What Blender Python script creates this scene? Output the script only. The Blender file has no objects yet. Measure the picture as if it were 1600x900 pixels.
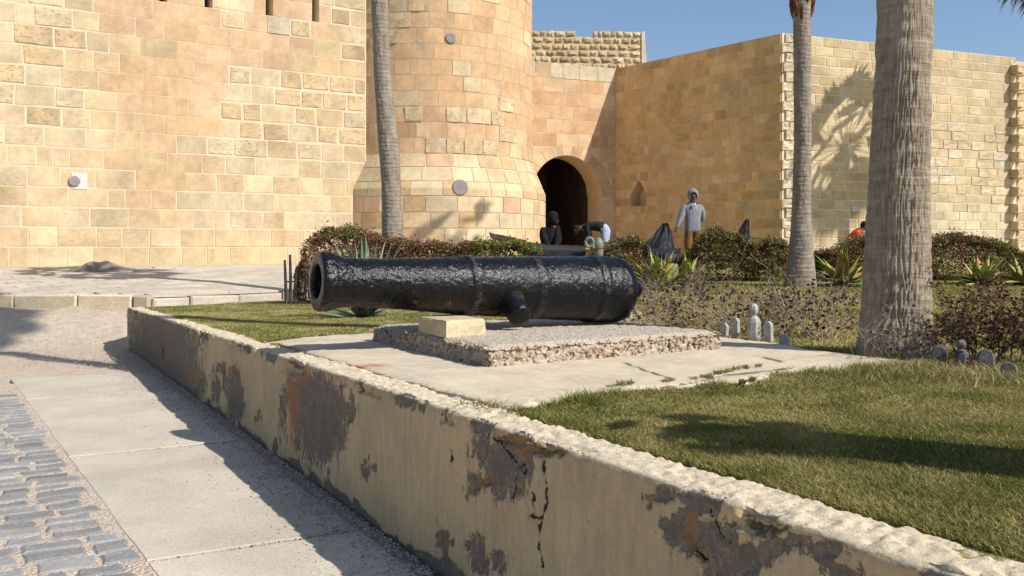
import bpy, math, random
import numpy as np
from mathutils import Vector, Matrix

# ------------------------------------------------------------------ camera, sky, sun, exposure
sc = bpy.context.scene
COL = sc.collection
FPX, HZN, HC = 1400.0, 390.0, 0.70          # focal length in photo pixels, horizon row, eye height over the lawn
cam_d = bpy.data.cameras.new('camera')
cam_d.sensor_width = 36.0
cam_d.lens = 36.0 * FPX / 1600.0
cam_d.shift_y = -(450.0 - HZN) / 1600.0
cam_d.clip_start, cam_d.clip_end = 0.05, 3000.0
cam = bpy.data.objects.new('camera', cam_d)
cam.location = (0, 0, HC); cam.rotation_euler = (math.pi / 2, 0, 0)
COL.objects.link(cam); sc.camera = cam

SUN_EL = math.radians(42.5)
SUN_H = np.array([0.86, -0.51]); SUN_H = SUN_H / np.linalg.norm(SUN_H)       # towards the sun
SUN = Vector((SUN_H[0] * math.cos(SUN_EL), SUN_H[1] * math.cos(SUN_EL), math.sin(SUN_EL)))
world = bpy.data.worlds.new('World'); sc.world = world; world.use_nodes = True
wn = world.node_tree.nodes; wl = world.node_tree.links
sky = wn.new('ShaderNodeTexSky'); sky.sky_type = 'NISHITA'; sky.sun_disc = False
sky.sun_elevation = SUN_EL; sky.sun_rotation = math.atan2(SUN.x, SUN.y)
sky.altitude = 0; sky.air_density = 1.0; sky.dust_density = 1.1; sky.ozone_density = 3.0
bgn = wn['Background']; bgn.inputs['Strength'].default_value = 0.096
wl.new(sky.outputs[0], bgn.inputs['Color'])
sun_d = bpy.data.lights.new('sun', 'SUN'); sun_d.energy = 4.0; sun_d.angle = math.radians(0.53)
sun_d.color = (1.0, 0.955, 0.885)
sun = bpy.data.objects.new('sun', sun_d); sun.rotation_euler = (-SUN).to_track_quat('-Z', 'Y').to_euler()
sun.location = (20, -10, 25); COL.objects.link(sun)
sc.view_settings.view_transform = 'Standard'; sc.view_settings.look = 'None'
sc.view_settings.exposure = 0.52; sc.view_settings.gamma = 1.0; sc.view_settings.use_curve_mapping = False
sc.cycles.use_denoising = True
sc.cycles.max_bounces = 6

# ------------------------------------------------------------------ helpers
rnd = random.Random(7); rng = np.random.default_rng(11)
def P(px, py, d): return np.array([(px - 800.0) / FPX * d, d, HC - (py - HZN) / FPX * d])
LAWN_C = -0.0172
def G(px, py, lift=0.0):                      # photo pixel -> point on the lawn plane (+lift)
    d = (HC - lift) / ((py - HZN) / FPX + LAWN_C); return P(px, py, d)
PATH_Z = -0.88
def GP(px, py):                               # photo pixel -> point on the path
    return P(px, py, (HC - PATH_Z) * FPX / (py - HZN))
def proj(V):
    V = np.asarray(V); y = np.maximum(V[..., 1], 0.05)
    return 800 + FPX * V[..., 0] / y, HZN - FPX * (V[..., 2] - HC) / y
def lawnz(d): return LAWN_C * d

def _hash(ix, iy, iz, seed):
    h = (ix * 374761393 + iy * 668265263 + iz * 1274126177 + seed * 974711) & 0xffffffff
    h = ((h ^ (h >> 13)) * 1274126177) & 0xffffffff
    h = h ^ (h >> 16)
    return h / 4294967295.0
def vnoise(p, seed=0):
    p = np.asarray(p, float); i = np.floor(p).astype(np.int64); f = p - i; f = f * f * (3 - 2 * f)
    r = 0
    for a in (0, 1):
        wa = f[..., 0] if a else 1 - f[..., 0]
        for b in (0, 1):
            wb = f[..., 1] if b else 1 - f[..., 1]
            for c in (0, 1):
                wc = f[..., 2] if c else 1 - f[..., 2]
                r = r + wa * wb * wc * _hash(i[..., 0] + a, i[..., 1] + b, i[..., 2] + c, seed)
    return r
def fbm(p, o=4, seed=0):
    p = np.asarray(p, float); s = 0; a = 0.5; t = 0
    for k in range(o):
        s = s + a * vnoise(p * (2.03 ** k), seed + k * 17); t += a; a *= 0.5
    return s / t
def sstep(a, b, x):
    t = np.clip((x - a) / (b - a), 0, 1); return t * t * (3 - 2 * t)

def link(o, parent=None, base=None):
    COL.objects.link(o)
    if parent is not None:
        o.parent = parent
    return o
def mesh(V, F, mats=None, smooth=False, attrs=None, cols=None, fmat=None, uv=None):
    V = np.asarray(V, np.float32); me = bpy.data.meshes.new('m')
    if isinstance(F, np.ndarray):
        n, k = F.shape
        me.vertices.add(len(V)); me.vertices.foreach_set('co', V.ravel())
        me.loops.add(n * k); me.loops.foreach_set('vertex_index', F.astype(np.int32).ravel())
        me.polygons.add(n); me.polygons.foreach_set('loop_start', np.arange(0, n * k, k, dtype=np.int32))
        me.update(calc_edges=True)
    else:
        me.from_pydata([tuple(v) for v in V.tolist()], [], F); me.update()
    if smooth: me.polygons.foreach_set('use_smooth', np.ones(len(me.polygons), bool))
    if fmat is not None: me.polygons.foreach_set('material_index', np.asarray(fmat, np.int32))
    for k, v in (attrs or {}).items():
        at = me.attributes.new(k, 'FLOAT', 'POINT'); at.data.foreach_set('value', np.asarray(v, np.float32))
    if cols is not None:
        at = me.attributes.new('Col', 'FLOAT_COLOR', 'POINT'); c = np.ones((len(V), 4), np.float32); c[:, :3] = cols
        at.data.foreach_set('color', c.ravel())
    if uv is not None:
        ul = me.uv_layers.new(name='UVMap'); li = np.zeros(len(me.loops), np.int32); me.loops.foreach_get('vertex_index', li)
        ul.data.foreach_set('uv', np.asarray(uv, np.float32)[li].ravel())
    for m in (mats if isinstance(mats, (list, tuple)) else [mats]):
        if m: me.materials.append(m)
    return me
def obj(name, me, parent=None, loc=None):
    o = bpy.data.objects.new(name, me); me.name = name
    if parent is not None:
        o.parent = parent
        if loc is None: o.matrix_parent_inverse = Matrix.Translation(-parent.location)
        else: o.location = Vector(loc) - parent.location
    elif loc is not None: o.location = loc
    COL.objects.link(o); return o
def tag(o, label, cat=None, group=None, kind=None):
    o['label'] = label
    if cat: o['category'] = cat
    if group: o['group'] = group
    if kind: o['kind'] = kind
    return o
def struct(o): o['kind'] = 'structure'; return o
def thing(name, loc, label, cat, group=None, kind=None):
    e = bpy.data.objects.new(name, None); e.location = loc; e.empty_display_size = 0.2; COL.objects.link(e)
    return tag(e, label, cat, group, kind or 'thing')
def grid_faces(nu, nv, wrap=False):           # nu columns x nv rows, index = i*nv + j
    i = np.arange(nu if wrap else nu - 1)[:, None]; j = np.arange(nv - 1)[None, :]; i2 = (i + 1) % nu
    a = (i * nv + j).ravel(); b = (i2 * nv + j).ravel(); c = (i2 * nv + j + 1).ravel(); d = (i * nv + j + 1).ravel()
    return np.stack([a, b, c, d], 1)
def join(parts):                              # [(V,F)] -> V,F lists
    Vs, Fs, n = [], [], 0
    for V, F in parts:
        Vs.append(np.asarray(V, float)); Fs += [[int(i) + n for i in f] for f in F]; n += len(V)
    return np.concatenate(Vs), Fs
def box(cx, cy, cz, sx, sy, sz, rot=0.0):
    c, s = math.cos(rot), math.sin(rot); V = []
    for z in (-.5, .5):
        for x, y in ((-.5, -.5), (.5, -.5), (.5, .5), (-.5, .5)):
            V.append((cx + x * sx * c - y * sy * s, cy + x * sx * s + y * sy * c, cz + z * sz))
    return np.array(V), [[3, 2, 1, 0], [4, 5, 6, 7], [0, 1, 5, 4], [1, 2, 6, 5], [2, 3, 7, 6], [3, 0, 4, 7]]
def tube(pts, rad, k=6, cap=True):
    pts = [np.asarray(p, float) for p in pts]; n = len(pts); V = []; F = []
    rad = [rad] * n if np.isscalar(rad) else rad
    ref = np.array([0.31, 0.17, 0.93])
    for i in range(n):
        t = pts[min(i + 1, n - 1)] - pts[max(i - 1, 0)]; t = t / (np.linalg.norm(t) + 1e-9)
        if abs(t @ ref) > 0.95: ref = np.array([0.93, 0.31, 0.17])
        u = np.cross(t, ref); u /= np.linalg.norm(u); v = np.cross(t, u)
        for q in range(k):
            an = 2 * math.pi * q / k; V.append(pts[i] + rad[i] * (math.cos(an) * u + math.sin(an) * v))
    for i in range(n - 1):
        for q in range(k):
            F.append([i * k + q, i * k + (q + 1) % k, (i + 1) * k + (q + 1) % k, (i + 1) * k + q])
    if cap: F += [list(range(k))[::-1], [(n - 1) * k + q for q in range(k)]]
    return np.array(V), F
def lathe(prof, k=24, axis_o=(0, 0, 0)):      # prof [(r,z)]
    V = []; F = []; n = len(prof)
    for r, z in prof:
        for q in range(k):
            a = 2 * math.pi * q / k; V.append((axis_o[0] + r * math.cos(a), axis_o[1] + r * math.sin(a), axis_o[2] + z))
    for i in range(n - 1):
        for q in range(k): F.append([i * k + q, i * k + (q + 1) % k, (i + 1) * k + (q + 1) % k, (i + 1) * k + q])
    F += [list(range(k))[::-1], [(n - 1) * k + q for q in range(k)]]
    return np.array(V), F

# ------------------------------------------------------------------ materials
class NT:
    def __init__(s, name, rough=0.9, spec=0.3):
        s.m = bpy.data.materials.new(name); s.m.use_nodes = True; s.t = s.m.node_tree
        s.b = s.t.nodes['Principled BSDF']; s.b.inputs['Roughness'].default_value = rough
        s.b.inputs['Specular IOR Level'].default_value = spec
    def put(s, sock, v):
        if isinstance(v, bpy.types.NodeSocket): s.t.links.new(v, sock)
        else: sock.default_value = v
    def n(s, ty, i=None, **kw):
        nd = s.t.nodes.new(ty)
        for k, v in kw.items(): setattr(nd, k, v)
        for k, v in (i or {}).items(): s.put(nd.inputs[k], v)
        return nd
    def pos(s): return s.n('ShaderNodeNewGeometry').outputs['Position']
    def oc(s): return s.n('ShaderNodeTexCoord').outputs['Object']
    def uv(s): return s.n('ShaderNodeTexCoord').outputs['UV']
    def mp(s, v, sc=(1, 1, 1), loc=(0, 0, 0)): return s.n('ShaderNodeMapping', {'Vector': v, 'Scale': sc, 'Location': loc}).outputs[0]
    def noise(s, v, scale=5, det=4, ro=.55): return s.n('ShaderNodeTexNoise', {'Vector': v, 'Scale': scale, 'Detail': det, 'Roughness': ro}).outputs['Fac']
    def voro(s, v, scale=5, feat='F1', out='Distance', rnd_=1.0): return s.n('ShaderNodeTexVoronoi', {'Vector': v, 'Scale': scale, 'Randomness': rnd_}, feature=feat).outputs[out]
    def ma(s, op, a, b=0.0, clamp=False):
        return s.n('ShaderNodeMath', {0: a, 1: b}, operation=op, use_clamp=clamp).outputs[0]
    def mr(s, v, a, b, c=0.0, d=1.0, smooth=True):
        return s.n('ShaderNodeMapRange', {'Value': v, 'From Min': a, 'From Max': b, 'To Min': c, 'To Max': d}, interpolation_type='SMOOTHSTEP' if smooth else 'LINEAR').outputs[0]
    def mix(s, f, a, b, blend='MIX'):
        nd = s.n('ShaderNodeMix', data_type='RGBA', blend_type=blend)
        for k, v in ((0, f), (6, a), (7, b)):
            if isinstance(v, tuple) and len(v) == 3: v = v + (1.0,)
            s.put(nd.inputs[k], v)
        return nd.outputs[2]
    def gain(s, col, f):                      # colour * scalar
        cb = s.n('ShaderNodeCombineColor', {0: f, 1: f, 2: f}).outputs[0]; return s.mix(1.0, col, cb, 'MULTIPLY')
    def attr(s, name, out='Fac'): return s.n('ShaderNodeAttribute', attribute_name=name).outputs[out]
    def bump(s, h, strength=.5, dist=.02):
        s.put(s.b.inputs['Normal'], s.n('ShaderNodeBump', {'Height': h, 'Strength': strength, 'Distance': dist}).outputs[0])
    def color(s, c):
        if isinstance(c, tuple) and len(c) == 3: c = c + (1.0,)
        s.put(s.b.inputs['Base Color'], c); return s
    def rough(s, r): s.put(s.b.inputs['Roughness'], r); return s

def m_stone():
    t = NT('limestone', 0.95, 0.1); p = t.pos(); oi = t.n('ShaderNodeObjectInfo')
    er = t.ma('SUBTRACT', 1.0, oi.outputs['Alpha'])
    shift = t.n('ShaderNodeVectorMath', {0: p, 1: t.n('ShaderNodeVectorMath', {0: oi.outputs['Location'], 1: (3.1, 5.3, 2.7)}, operation='MULTIPLY').outputs[0]}, operation='ADD').outputs[0]
    big = t.noise(shift, 1.6, 4); med = t.noise(shift, 7.0, 5, .65); fine = t.noise(p, 60, 3)
    c = oi.outputs['Color']
    c = t.gain(c, t.mr(oi.outputs['Random'], 0, 1, .93, 1.07, False))
    c = t.gain(c, t.mr(t.noise(p, .45, 5, .6), .3, .7, .86, 1.1)); c = t.gain(c, t.mr(t.noise(t.mp(p, (1, 1, .12)), 2.2, 5, .65), .5, .8, 1.0, .84))
    c = t.gain(c, t.mr(big, .3, .7, .86, 1.1)); c = t.gain(c, t.mr(med, .3, .75, 1.06, .88)); c = t.gain(c, t.mr(fine, .3, .7, .95, 1.05))
    c = t.mix(t.mr(t.noise(shift, 2.1, 6, .7), .5, .75, 0, .5), c, (.64, .54, .38))          # paler washed patches
    lay = t.noise(t.mp(shift, (1.0, 1.0, 2.0)), 8.5, 5, .72)
    pit = t.mr(lay, .53, .66)
    pe = t.ma('MULTIPLY', pit, er, True)
    c = t.mix(t.ma('MULTIPLY', pe, .65), c, (.34, .22, .125))
    spots = t.mr(t.noise(shift, 22, 2), .72, .78); c = t.mix(t.ma('MULTIPLY', spots, .35), c, (.25, .17, .10))
    t.color(c)
    c = t.mix(1.0, t.gain(c, .9), (1.0, .965, .885), 'MULTIPLY'); t.color(c)
    h = t.ma('ADD', t.ma('MULTIPLY', fine, .12), t.ma('MULTIPLY', med, .35)); h = t.ma('SUBTRACT', h, t.ma('MULTIPLY', pe, 1.6))
    t.bump(h, .45, .03); return t.m
def m_mortar(name, c1, c2):
    t = NT(name, .95, .1); p = t.pos()
    c = t.mix(t.mr(t.noise(p, 2.3, 5), .35, .65), c1, c2); c = t.gain(c, t.mr(t.noise(p, 30, 3), .3, .7, .9, 1.08)); t.color(c)
    t.bump(t.noise(p, 26, 5, .7), .6, .02); return t.m
def m_retain():
    t = NT('painted_render', .92, .15); p = t.pos(); n1 = t.noise(p, 11, 8, .78); n2 = t.noise(p, 38, 5, .75); n3 = t.noise(t.mp(p, (1, 1, .22)), 24, 6, .75)
    paint = t.mix(t.mr(t.noise(p, 2.4, 4), .3, .7), (.56, .415, .235), (.46, .345, .205))
    paint = t.gain(paint, t.mr(n3, .3, .72, 1.05, .84)); paint = t.gain(paint, t.mr(n2, .35, .7, 1.04, .94))
    paint = t.mix(t.mr(t.noise(p, 60, 3, .7), .66, .72, 0, .75), paint, (.12, .10, .08))
    bare = t.mix(t.mr(n1, .35, .65), (.275, .222, .165), (.165, .135, .102)); bare = t.gain(bare, t.mr(n2, .3, .7, .8, 1.25))
    f = t.ma('ADD', t.attr('peel'), t.ma('ADD', t.ma('MULTIPLY', t.ma('SUBTRACT', n1, .5), 1.5), t.ma('MULTIPLY', t.ma('SUBTRACT', n3, .5), 1.1)))
    fm = t.mr(f, .47, .54)
    c = t.mix(fm, paint, bare)
    sp2 = t.mr(t.ma('ADD', t.attr('peel'), t.ma('MULTIPLY', t.ma('SUBTRACT', t.noise(p, 52, 5, .8), .5), 2.6)), .62, .72, 0, .55); c = t.mix(sp2, c, (.12, .10, .078))
    r = t.ma('ADD', t.attr('rust'), t.ma('MULTIPLY', t.ma('SUBTRACT', n1, .5), .8))
    c = t.mix(t.mr(r, .45, .56, 0, .9), c, t.mix(n2, (.38, .235, .115), (.25, .145, .075)))
    st = t.attr('stain'); c = t.mix(t.ma('MULTIPLY', st, .8), c, (.42, .15, .05))
    top = t.attr('top')
    tc = t.mix(t.mr(n1, .4, .62), (.68, .575, .41), (.58, .485, .335)); tc = t.mix(t.mr(t.noise(p, 26, 3, .7), .60, .68, 0, .75), tc, (.34, .27, .19)); tc = t.mix(t.mr(t.noise(p, 70, 2), .62, .70, 0, .7), tc, (.25, .2, .15))
    tc = t.mix(t.mr(t.noise(p, 3.5, 5), .6, .7, 0, .5), tc, (.48, .42, .33))
    tf = t.mr(t.ma('ADD', top, t.ma('MULTIPLY', t.ma('SUBTRACT', n1, .5), .9)), .42, .55)
    c = t.mix(tf, c, tc)
    cr = t.mr(t.ma('ADD', t.attr('crack'), t.ma('MULTIPLY', t.ma('SUBTRACT', n2, .5), .2)), .62, .82); c = t.mix(cr, c, (.045, .036, .028))
    t.color(c)
    h = t.ma('SUBTRACT', t.ma('ADD', t.ma('MULTIPLY', n2, .4), t.ma('MULTIPLY', n1, .3)), t.ma('MULTIPLY', fm, .5)); h = t.ma('SUBTRACT', h, t.ma('MULTIPLY', cr, 1.5))
    h = t.ma('ADD', h, t.ma('MULTIPLY', t.ma('MULTIPLY', tf, t.noise(p, 30, 6, .8)), 1.0)); t.bump(h, .8, .014); return t.m
def m_platform():
    t = NT('pale_concrete', .95, .1); p = t.pos(); n1 = t.noise(p, 2.2, 6, .65); n2 = t.noise(p, 16, 5, .7); n3 = t.noise(p, 70, 2)
    c = t.mix(t.mr(n1, .38, .62), (.56, .475, .34), (.46, .395, .295)); c = t.mix(t.mr(n2, .5, .66, 0, .7), c, (.64, .555, .40))
    c = t.mix(t.mr(n3, .66, .74, 0, .6), c, (.30, .25, .19)); c = t.mix(t.mr(t.noise(p, .9, 4), .57, .68, 0, .55), c, (.50, .40, .24))
    rs = t.ma('ADD', t.attr('stain'), t.ma('MULTIPLY', t.ma('SUBTRACT', n2, .5), .9)); c = t.mix(t.mr(rs, .3, .7, 0, .95), c, (.40, .11, .04))
    cr = t.mr(t.ma('ADD', t.attr('crack'), t.ma('MULTIPLY', t.ma('SUBTRACT', n2, .5), .6)), .55, .78); c = t.mix(cr, c, (.16, .14, .09)); t.color(c)
    t.bump(t.ma('SUBTRACT', t.ma('ADD', t.ma('MULTIPLY', n2, .7), t.ma('MULTIPLY', n3, .25)), t.ma('MULTIPLY', cr, .8)), .6, .012); return t.m
def m_simple(name, c1, c2, s1=4, s2=40, rough=.9, spec=.2, bump=.4, bd=.01, spk=None, obj_tint=False, space='pos', var=.19):
    t = NT(name, rough, spec); p = t.pos() if space == 'pos' else t.oc(); n1 = t.noise(p, s1, 5, .62); n2 = t.noise(p, s2, 4, .65)
    c = t.mix(t.mr(n1, .33, .67), c1, c2); c = t.gain(c, t.mr(n2, .3, .7, .86, 1.12))
    if obj_tint:
        oi = t.n('ShaderNodeObjectInfo'); c = t.gain(c, t.mr(oi.outputs['Random'], 0, 1, 1 - var, 1 + var, False)); c = t.mix(1.0, c, oi.outputs['Color'], 'MULTIPLY')
    if spk:
        c = t.mix(t.mr(t.noise(p, spk[1], 2), .66, .73, 0, spk[2]), c, spk[0])
    t.color(c)
    if bump: t.bump(t.ma('ADD', n2, t.ma('MULTIPLY', n1, .6)), bump, bd)
    return t.m
def m_ground():
    t = NT('sandy_gravel', .96, .1); p = t.pos(); n1 = t.noise(p, .8, 5); n2 = t.noise(p, 9, 5, .7); v = t.voro(p, 46, 'F1', 'Color'); vd = t.voro(p, 46)
    c = t.mix(t.mr(n1, .4, .62), (.52, .42, .315), (.48, .42, .33)); c = t.mix(.28, c, t.mix(.9, v, (.48, .395, .31))); c = t.gain(c, t.mr(n2, .3, .7, .84, 1.12)); t.color(c)
    t.bump(t.ma('ADD', t.ma('MULTIPLY', vd, -1.0), n2), .7, .02); return t.m
def m_vcol(name, rough=.7, spec=.25, trans=.0, bump=0):
    t = NT(name, rough, spec); c = t.attr('Col', 'Color'); t.color(c)
    if trans:
        out = t.t.nodes['Material Output']; tr = t.n('ShaderNodeBsdfTranslucent', {'Color': c}); mx = t.n('ShaderNodeMixShader', {0: trans, 1: t.b.outputs[0], 2: tr.outputs[0]})
        t.t.links.new(mx.outputs[0], out.inputs['Surface'])
    return t.m
def m_lawn():
    t = NT('lawn_soil', .95, .1); p = t.pos(); n1 = t.noise(p, 1.1, 5); n2 = t.noise(p, 14, 6, .75)
    c = t.mix(t.mr(n1, .35, .65), (.26, .235, .085), (.36, .30, .14)); c = t.mix(t.mr(n2, .45, .7), c, (.14, .14, .04)); c = t.mix(t.mr(t.noise(p, .55, 3), .58, .7, 0, .6), c, (.42, .35, .19)); t.color(c)
    t.bump(n2, .8, .03); return t.m
def m_bark(name, c1, c2, ring, fiss):
    t = NT(name, .95, .1); u = t.uv()
    nr = t.noise(t.mp(u, (3.0, ring, 1)), 1, 5, .65); nf = t.noise(t.mp(u, (fiss, 2.2, 1)), 1, 5, .65); n3 = t.noise(t.mp(u, (9, 9, 1)), 1, 5)
    c = t.mix(t.mr(t.ma('ADD', t.ma('MULTIPLY', nr, .5), t.ma('MULTIPLY', nf, .5)), .38, .62), c1, c2); c = t.gain(c, t.mr(n3, .3, .7, .85, 1.15)); t.color(c)
    t.bump(t.ma('ADD', t.ma('MULTIPLY', nr, .8), nf), .8, .03); return t.m
def m_cannon():
    t = NT('black_paint_on_iron', .4, .26); p = t.oc(); n1 = t.noise(p, 33, 4, .62); n2 = t.noise(p, 95, 2, .6); n3 = t.noise(p, 4.2, 5, .65)
    c = t.mix(t.mr(n1, .35, .7), (.004, .0042, .005), (.009, .0095, .011))
    up = t.attr('under')
    rm = t.ma('ADD', t.mr(n3, .46, .74, 0, .66), t.ma('MULTIPLY', up, .5)); rm = t.mr(t.ma('ADD', rm, t.ma('MULTIPLY', t.ma('SUBTRACT', n2, .5), .8)), .52, .8, 0, .85)
    c = t.mix(rm, c, t.mix(n2, (.085, .04, .022), (.16, .065, .03)))
    dust = t.attr('ring'); c = t.mix(t.ma('MULTIPLY', dust, t.mr(t.ma('ADD', n2, t.ma('SUBTRACT', n3, .5)), .5, .66, 0, .5)), c, (.18, .16, .13)); t.color(c)
    t.rough(t.ma('ADD', t.mr(n3, .3, .7, .17, .30), t.ma('MULTIPLY', rm, .5)))
    t.bump(t.ma('ADD', t.ma('MULTIPLY', n1, .8), t.ma('MULTIPLY', n2, .45)), .6, .012); return t.m
def m_agg():
    t = NT('aggregate_concrete', .95, .1); p = t.pos(); v = t.n('ShaderNodeTexVoronoi', {'Vector': p, 'Scale': 34.0}); n1 = t.noise(p, 7, 5, .7); n2 = t.noise(p, 50, 3)
    c = t.mix(t.mr(n1, .35, .65), (.46, .385, .295), (.38, .31, .235)); sp = t.n('ShaderNodeSeparateColor', {0: v.outputs['Color']})
    c = t.mix(t.mr(sp.outputs[0], .55, .75, 0, .5), c, (.45, .34, .255)); c = t.mix(t.mr(sp.outputs[1], .75, .9, 0, .6), c, (.20, .16, .13)); c = t.gain(c, t.mr(n2, .3, .7, .85, 1.1))
    hi = t.mr(t.attr('flat'), 0, 1, 0, .75); c = t.mix(hi, c, t.mix(t.mr(n2, .5, .68), (.47, .41, .325), (.30, .25, .195))); t.color(c)
    t.bump(t.ma('ADD', t.ma('MULTIPLY', v.outputs['Distance'], -.9), n2), .7, .015); return t.m
MAT = dict(
    stone=m_stone(), mortar=m_mortar('pale_mortar', (.665, .56, .40), (.62, .505, .345)), mortar_d=m_mortar('warm_mortar', (.64, .48, .29), (.58, .42, .24)), mortar_r=m_mortar('grey_mortar', (.66, .58, .44), (.60, .51, .37)),
    retain=m_retain(), plat=m_platform(), ground=m_ground(), lawn=m_lawn(), agg=m_agg(), cannon=m_cannon(),
    slab=m_simple('path_concrete', (.54, .478, .385), (.44, .388, .312), 1.3, 60, .93, .15, .3, .006, ((.2, .18, .15), 55, .6), True, var=.035),
    sett=m_simple('basalt_sett', (.225, .22, .215), (.285, .278, .268), 6, 40, .9, .12, .5, .012, ((.42, .37, .30), 34, .45), True),
    terr=m_simple('terrace_paving', (.50, .445, .36), (.42, .37, .30), 3, 30, .93, .15, .3, .006, None, True, var=.1),
    kerb=m_simple('kerb_limestone', (.60, .50, .34), (.50, .42, .30), 4, 30, .93, .15, .5, .012, None, True),
    dark=m_simple('dark_opening', (.035, .026, .02), (.02, .016, .012), 4, 20, .95, .1, 0), wood=m_simple('weathered_wood', (.075, .06, .048), (.04, .032, .026), 6, 40, .9, .2, .4, .01),
    drum=m_simple('grey_granite', (.30, .27, .25), (.24, .215, .20), 6, 50, .9, .2, .5, .02),
    picket_shade=m_simple('shade_toned_grey_plastic', (.17, .165, .16), (.12, .115, .11), 14, 60, .85, .2, .4, .008), picket=m_simple('grey_white_plastic', (.44, .42, .385), (.33, .31, .28), 14, 60, .85, .2, .4, .008, ((.13, .11, .09), 22, .5)), blade=m_vcol('grass_blade', .8, .15, .25), leaf=m_vcol('dry_leaf', .75, .2, .2), twig=m_vcol('twig', .9, .1),  # right-hand pickets: same plastic with the bush's shade painted into a darker grey
    barkA=m_bark('ringed_palm_bark', (.33, .28, .22), (.22, .182, .14), 34, 14), barkC=m_bark('fissured_palm_bark', (.37, .305, .228), (.265, .213, .155), 26, 34),
    frond=m_vcol('palm_frond', .6, .3, .15), succ=m_vcol('succulent_leaf', .55, .35, .12), fibre=m_simple('palm_fibre', (.20, .07, .035), (.12, .05, .03), 9, 50, .95, .1, .6, .02),
    block=m_simple('cream_stone', (.53, .44, .29), (.46, .37, .235), 5, 40, .93, .15, .5, .01, ((.40, .20, .08), 9, .35)),
    plastic=m_simple('black_plastic_sheet', (.012, .013, .016), (.020, .021, .025), 6, 25, .5, .2, .5, .02, ((.40, .38, .36), 30, .25)),
    skin=m_simple('skin', (.17, .085, .05), (.15, .075, .045), 9, 30, .6, .3, 0), grey_hood=m_simple('grey_sweatshirt', (.235, .235, .26), (.20, .20, .225), 9, 70, .95, .1, .4, .01), tan=m_simple('tan_trousers', (.20, .115, .042), (.16, .09, .035), 8, 60, .95, .1, .4, .01),
    black_cloth=m_simple('black_jersey', (.012, .011, .012), (.018, .016, .016), 8, 60, .95, .1, .3, .01), navy=m_simple('dark_shirt', (.030, .028, .034), (.02, .02, .025), 8, 60, .95, .1, .3, .01), jeans=m_simple('pale_jeans', (.40, .47, .56), (.30, .37, .47), 8, 60, .95, .1, .3, .01),
    orange=m_simple('orange_overall', (.62, .11, .035), (.52, .09, .03), 8, 50, .9, .1, .4, .01), hair=m_simple('dark_hair', (.012, .01, .009), (.02, .016, .014), 20, 90, .8, .2, .3, .005), shirt=m_simple('white_cotton', (.6, .6, .6), (.55, .55, .55), 8, 60, .9, .1, 0), shoe=m_simple('dark_shoe', (.03, .026, .022), (.05, .04, .03), 8, 60, .8, .2, 0),
    pump=m_simple('pale_green_enamel', (.20, .225, .175), (.13, .15, .118), 6, 40, .5, .4, .2, .005, ((.2, .12, .06), 12, .5)), white=m_simple('white_paint', (.62, .60, .56), (.55, .53, .5), 6, 40, .7, .3, .1, .004), red=m_simple('rust_band', (.30, .09, .04), (.25, .08, .04), 6, 40, .7, .3, 0), yellow=m_simple('yellow_knob', (.6, .45, .05), (.5, .4, .05), 6, 40, .5, .3, 0),
    passage=m_mortar('shade_toned_stone', (.17, .115, .07), (.12, .08, .05)), mound=m_simple('dark_dirt', (.17, .145, .115), (.30, .26, .21), 5, 40, .97, .1, .7, .03),  # passage stone: the shade inside the arch is put into its dark brown
)
# ------------------------------------------------------------------ terrain
WA = np.array([-0.5017, 0.865]); NB = np.array([0.865, 0.5017]); Q0 = np.array([2.18, 0.0]); LW = 16.65
def ab(X, Y): return (X - Q0[0]) * WA[0] + Y * WA[1], (X - Q0[0]) * NB[0] + Y * NB[1]
def xy(a, b): return Q0[0] + WA[0] * a + NB[0] * b, WA[1] * a + NB[1] * b
LWO = P(0, 0, 22.5)[:2]; LWT = np.array([1.714, 1.0]); LWT = LWT / np.linalg.norm(LWT)
def dwall(X): return np.clip(22.5 + (X - LWO[0]) / 1.714, 18, 28)
KX = [-60, -9.37, -6.46, -5.15, -4.1, 0, 10, 60]; KD = [17.5, 16.4, 16.0, 17.6, 18.5, 19.5, 20.5, 24]
def dkerb(X): return np.interp(X, KX, KD)
def terr_z(X, d): return -.14 + .45 * np.clip((d - dkerb(X)) / (dwall(X) - dkerb(X)), 0, 1)
def path_z(X, d): return PATH_Z + (-.265 - PATH_Z) * sstep(14.35, 16.4, d)
RZD = [-50, 0, 9, 12, 15, 17, 20, 23, 90]; RZZ = [0, 0, -.155, -.07, .057, .1, .27, .36, .36]
def garden_z(X, d):
    l = np.maximum(LAWN_C * np.maximum(d, 0), -.31); r = np.interp(d, RZD, RZZ); s = sstep(-2.5, 1.0, X); return l * (1 - s) + r * s
# ground sheet in wall-aligned coordinates; under the garden it runs below the lawn
av = np.concatenate([[-900, -300, -100, -40], np.arange(-20, 0, 1.0), np.arange(0, 18, .18), np.arange(18, 40, 1.0), [60, 150, 400, 1000]])
bv = np.concatenate([[-900, -300, -100, -40, -20, -12], np.arange(-8, 0.01, .2), [.1, .12], np.arange(.5, 30, 1.5), [45, 100, 300, 900]])
A, B = np.meshgrid(av, bv, indexing='ij'); X, Y = xy(A, B)
Z = path_z(X, np.clip(Y, 0, 40)); Z = np.where((B > .11) & (A < 17.5), -1.1, Z)
Z = np.where(dkerb(X) + .5 < Y, -.6, Z)
Z = Z + (fbm(np.stack([X * 1.3, Y * 1.3, 0 * X], -1), 4, 3) - .5) * .06 * sstep(12.0, 13.5, Y) + (fbm(np.stack([X * 7, Y * 7, 0 * X], -1), 3, 5) - .5) * .025 * (np.abs(Y) < 40) - .034
ground = struct(obj('ground', mesh(np.stack([X, Y, Z], -1).reshape(-1, 3), grid_faces(len(av), len(bv)), MAT['ground'], True)))
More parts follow.
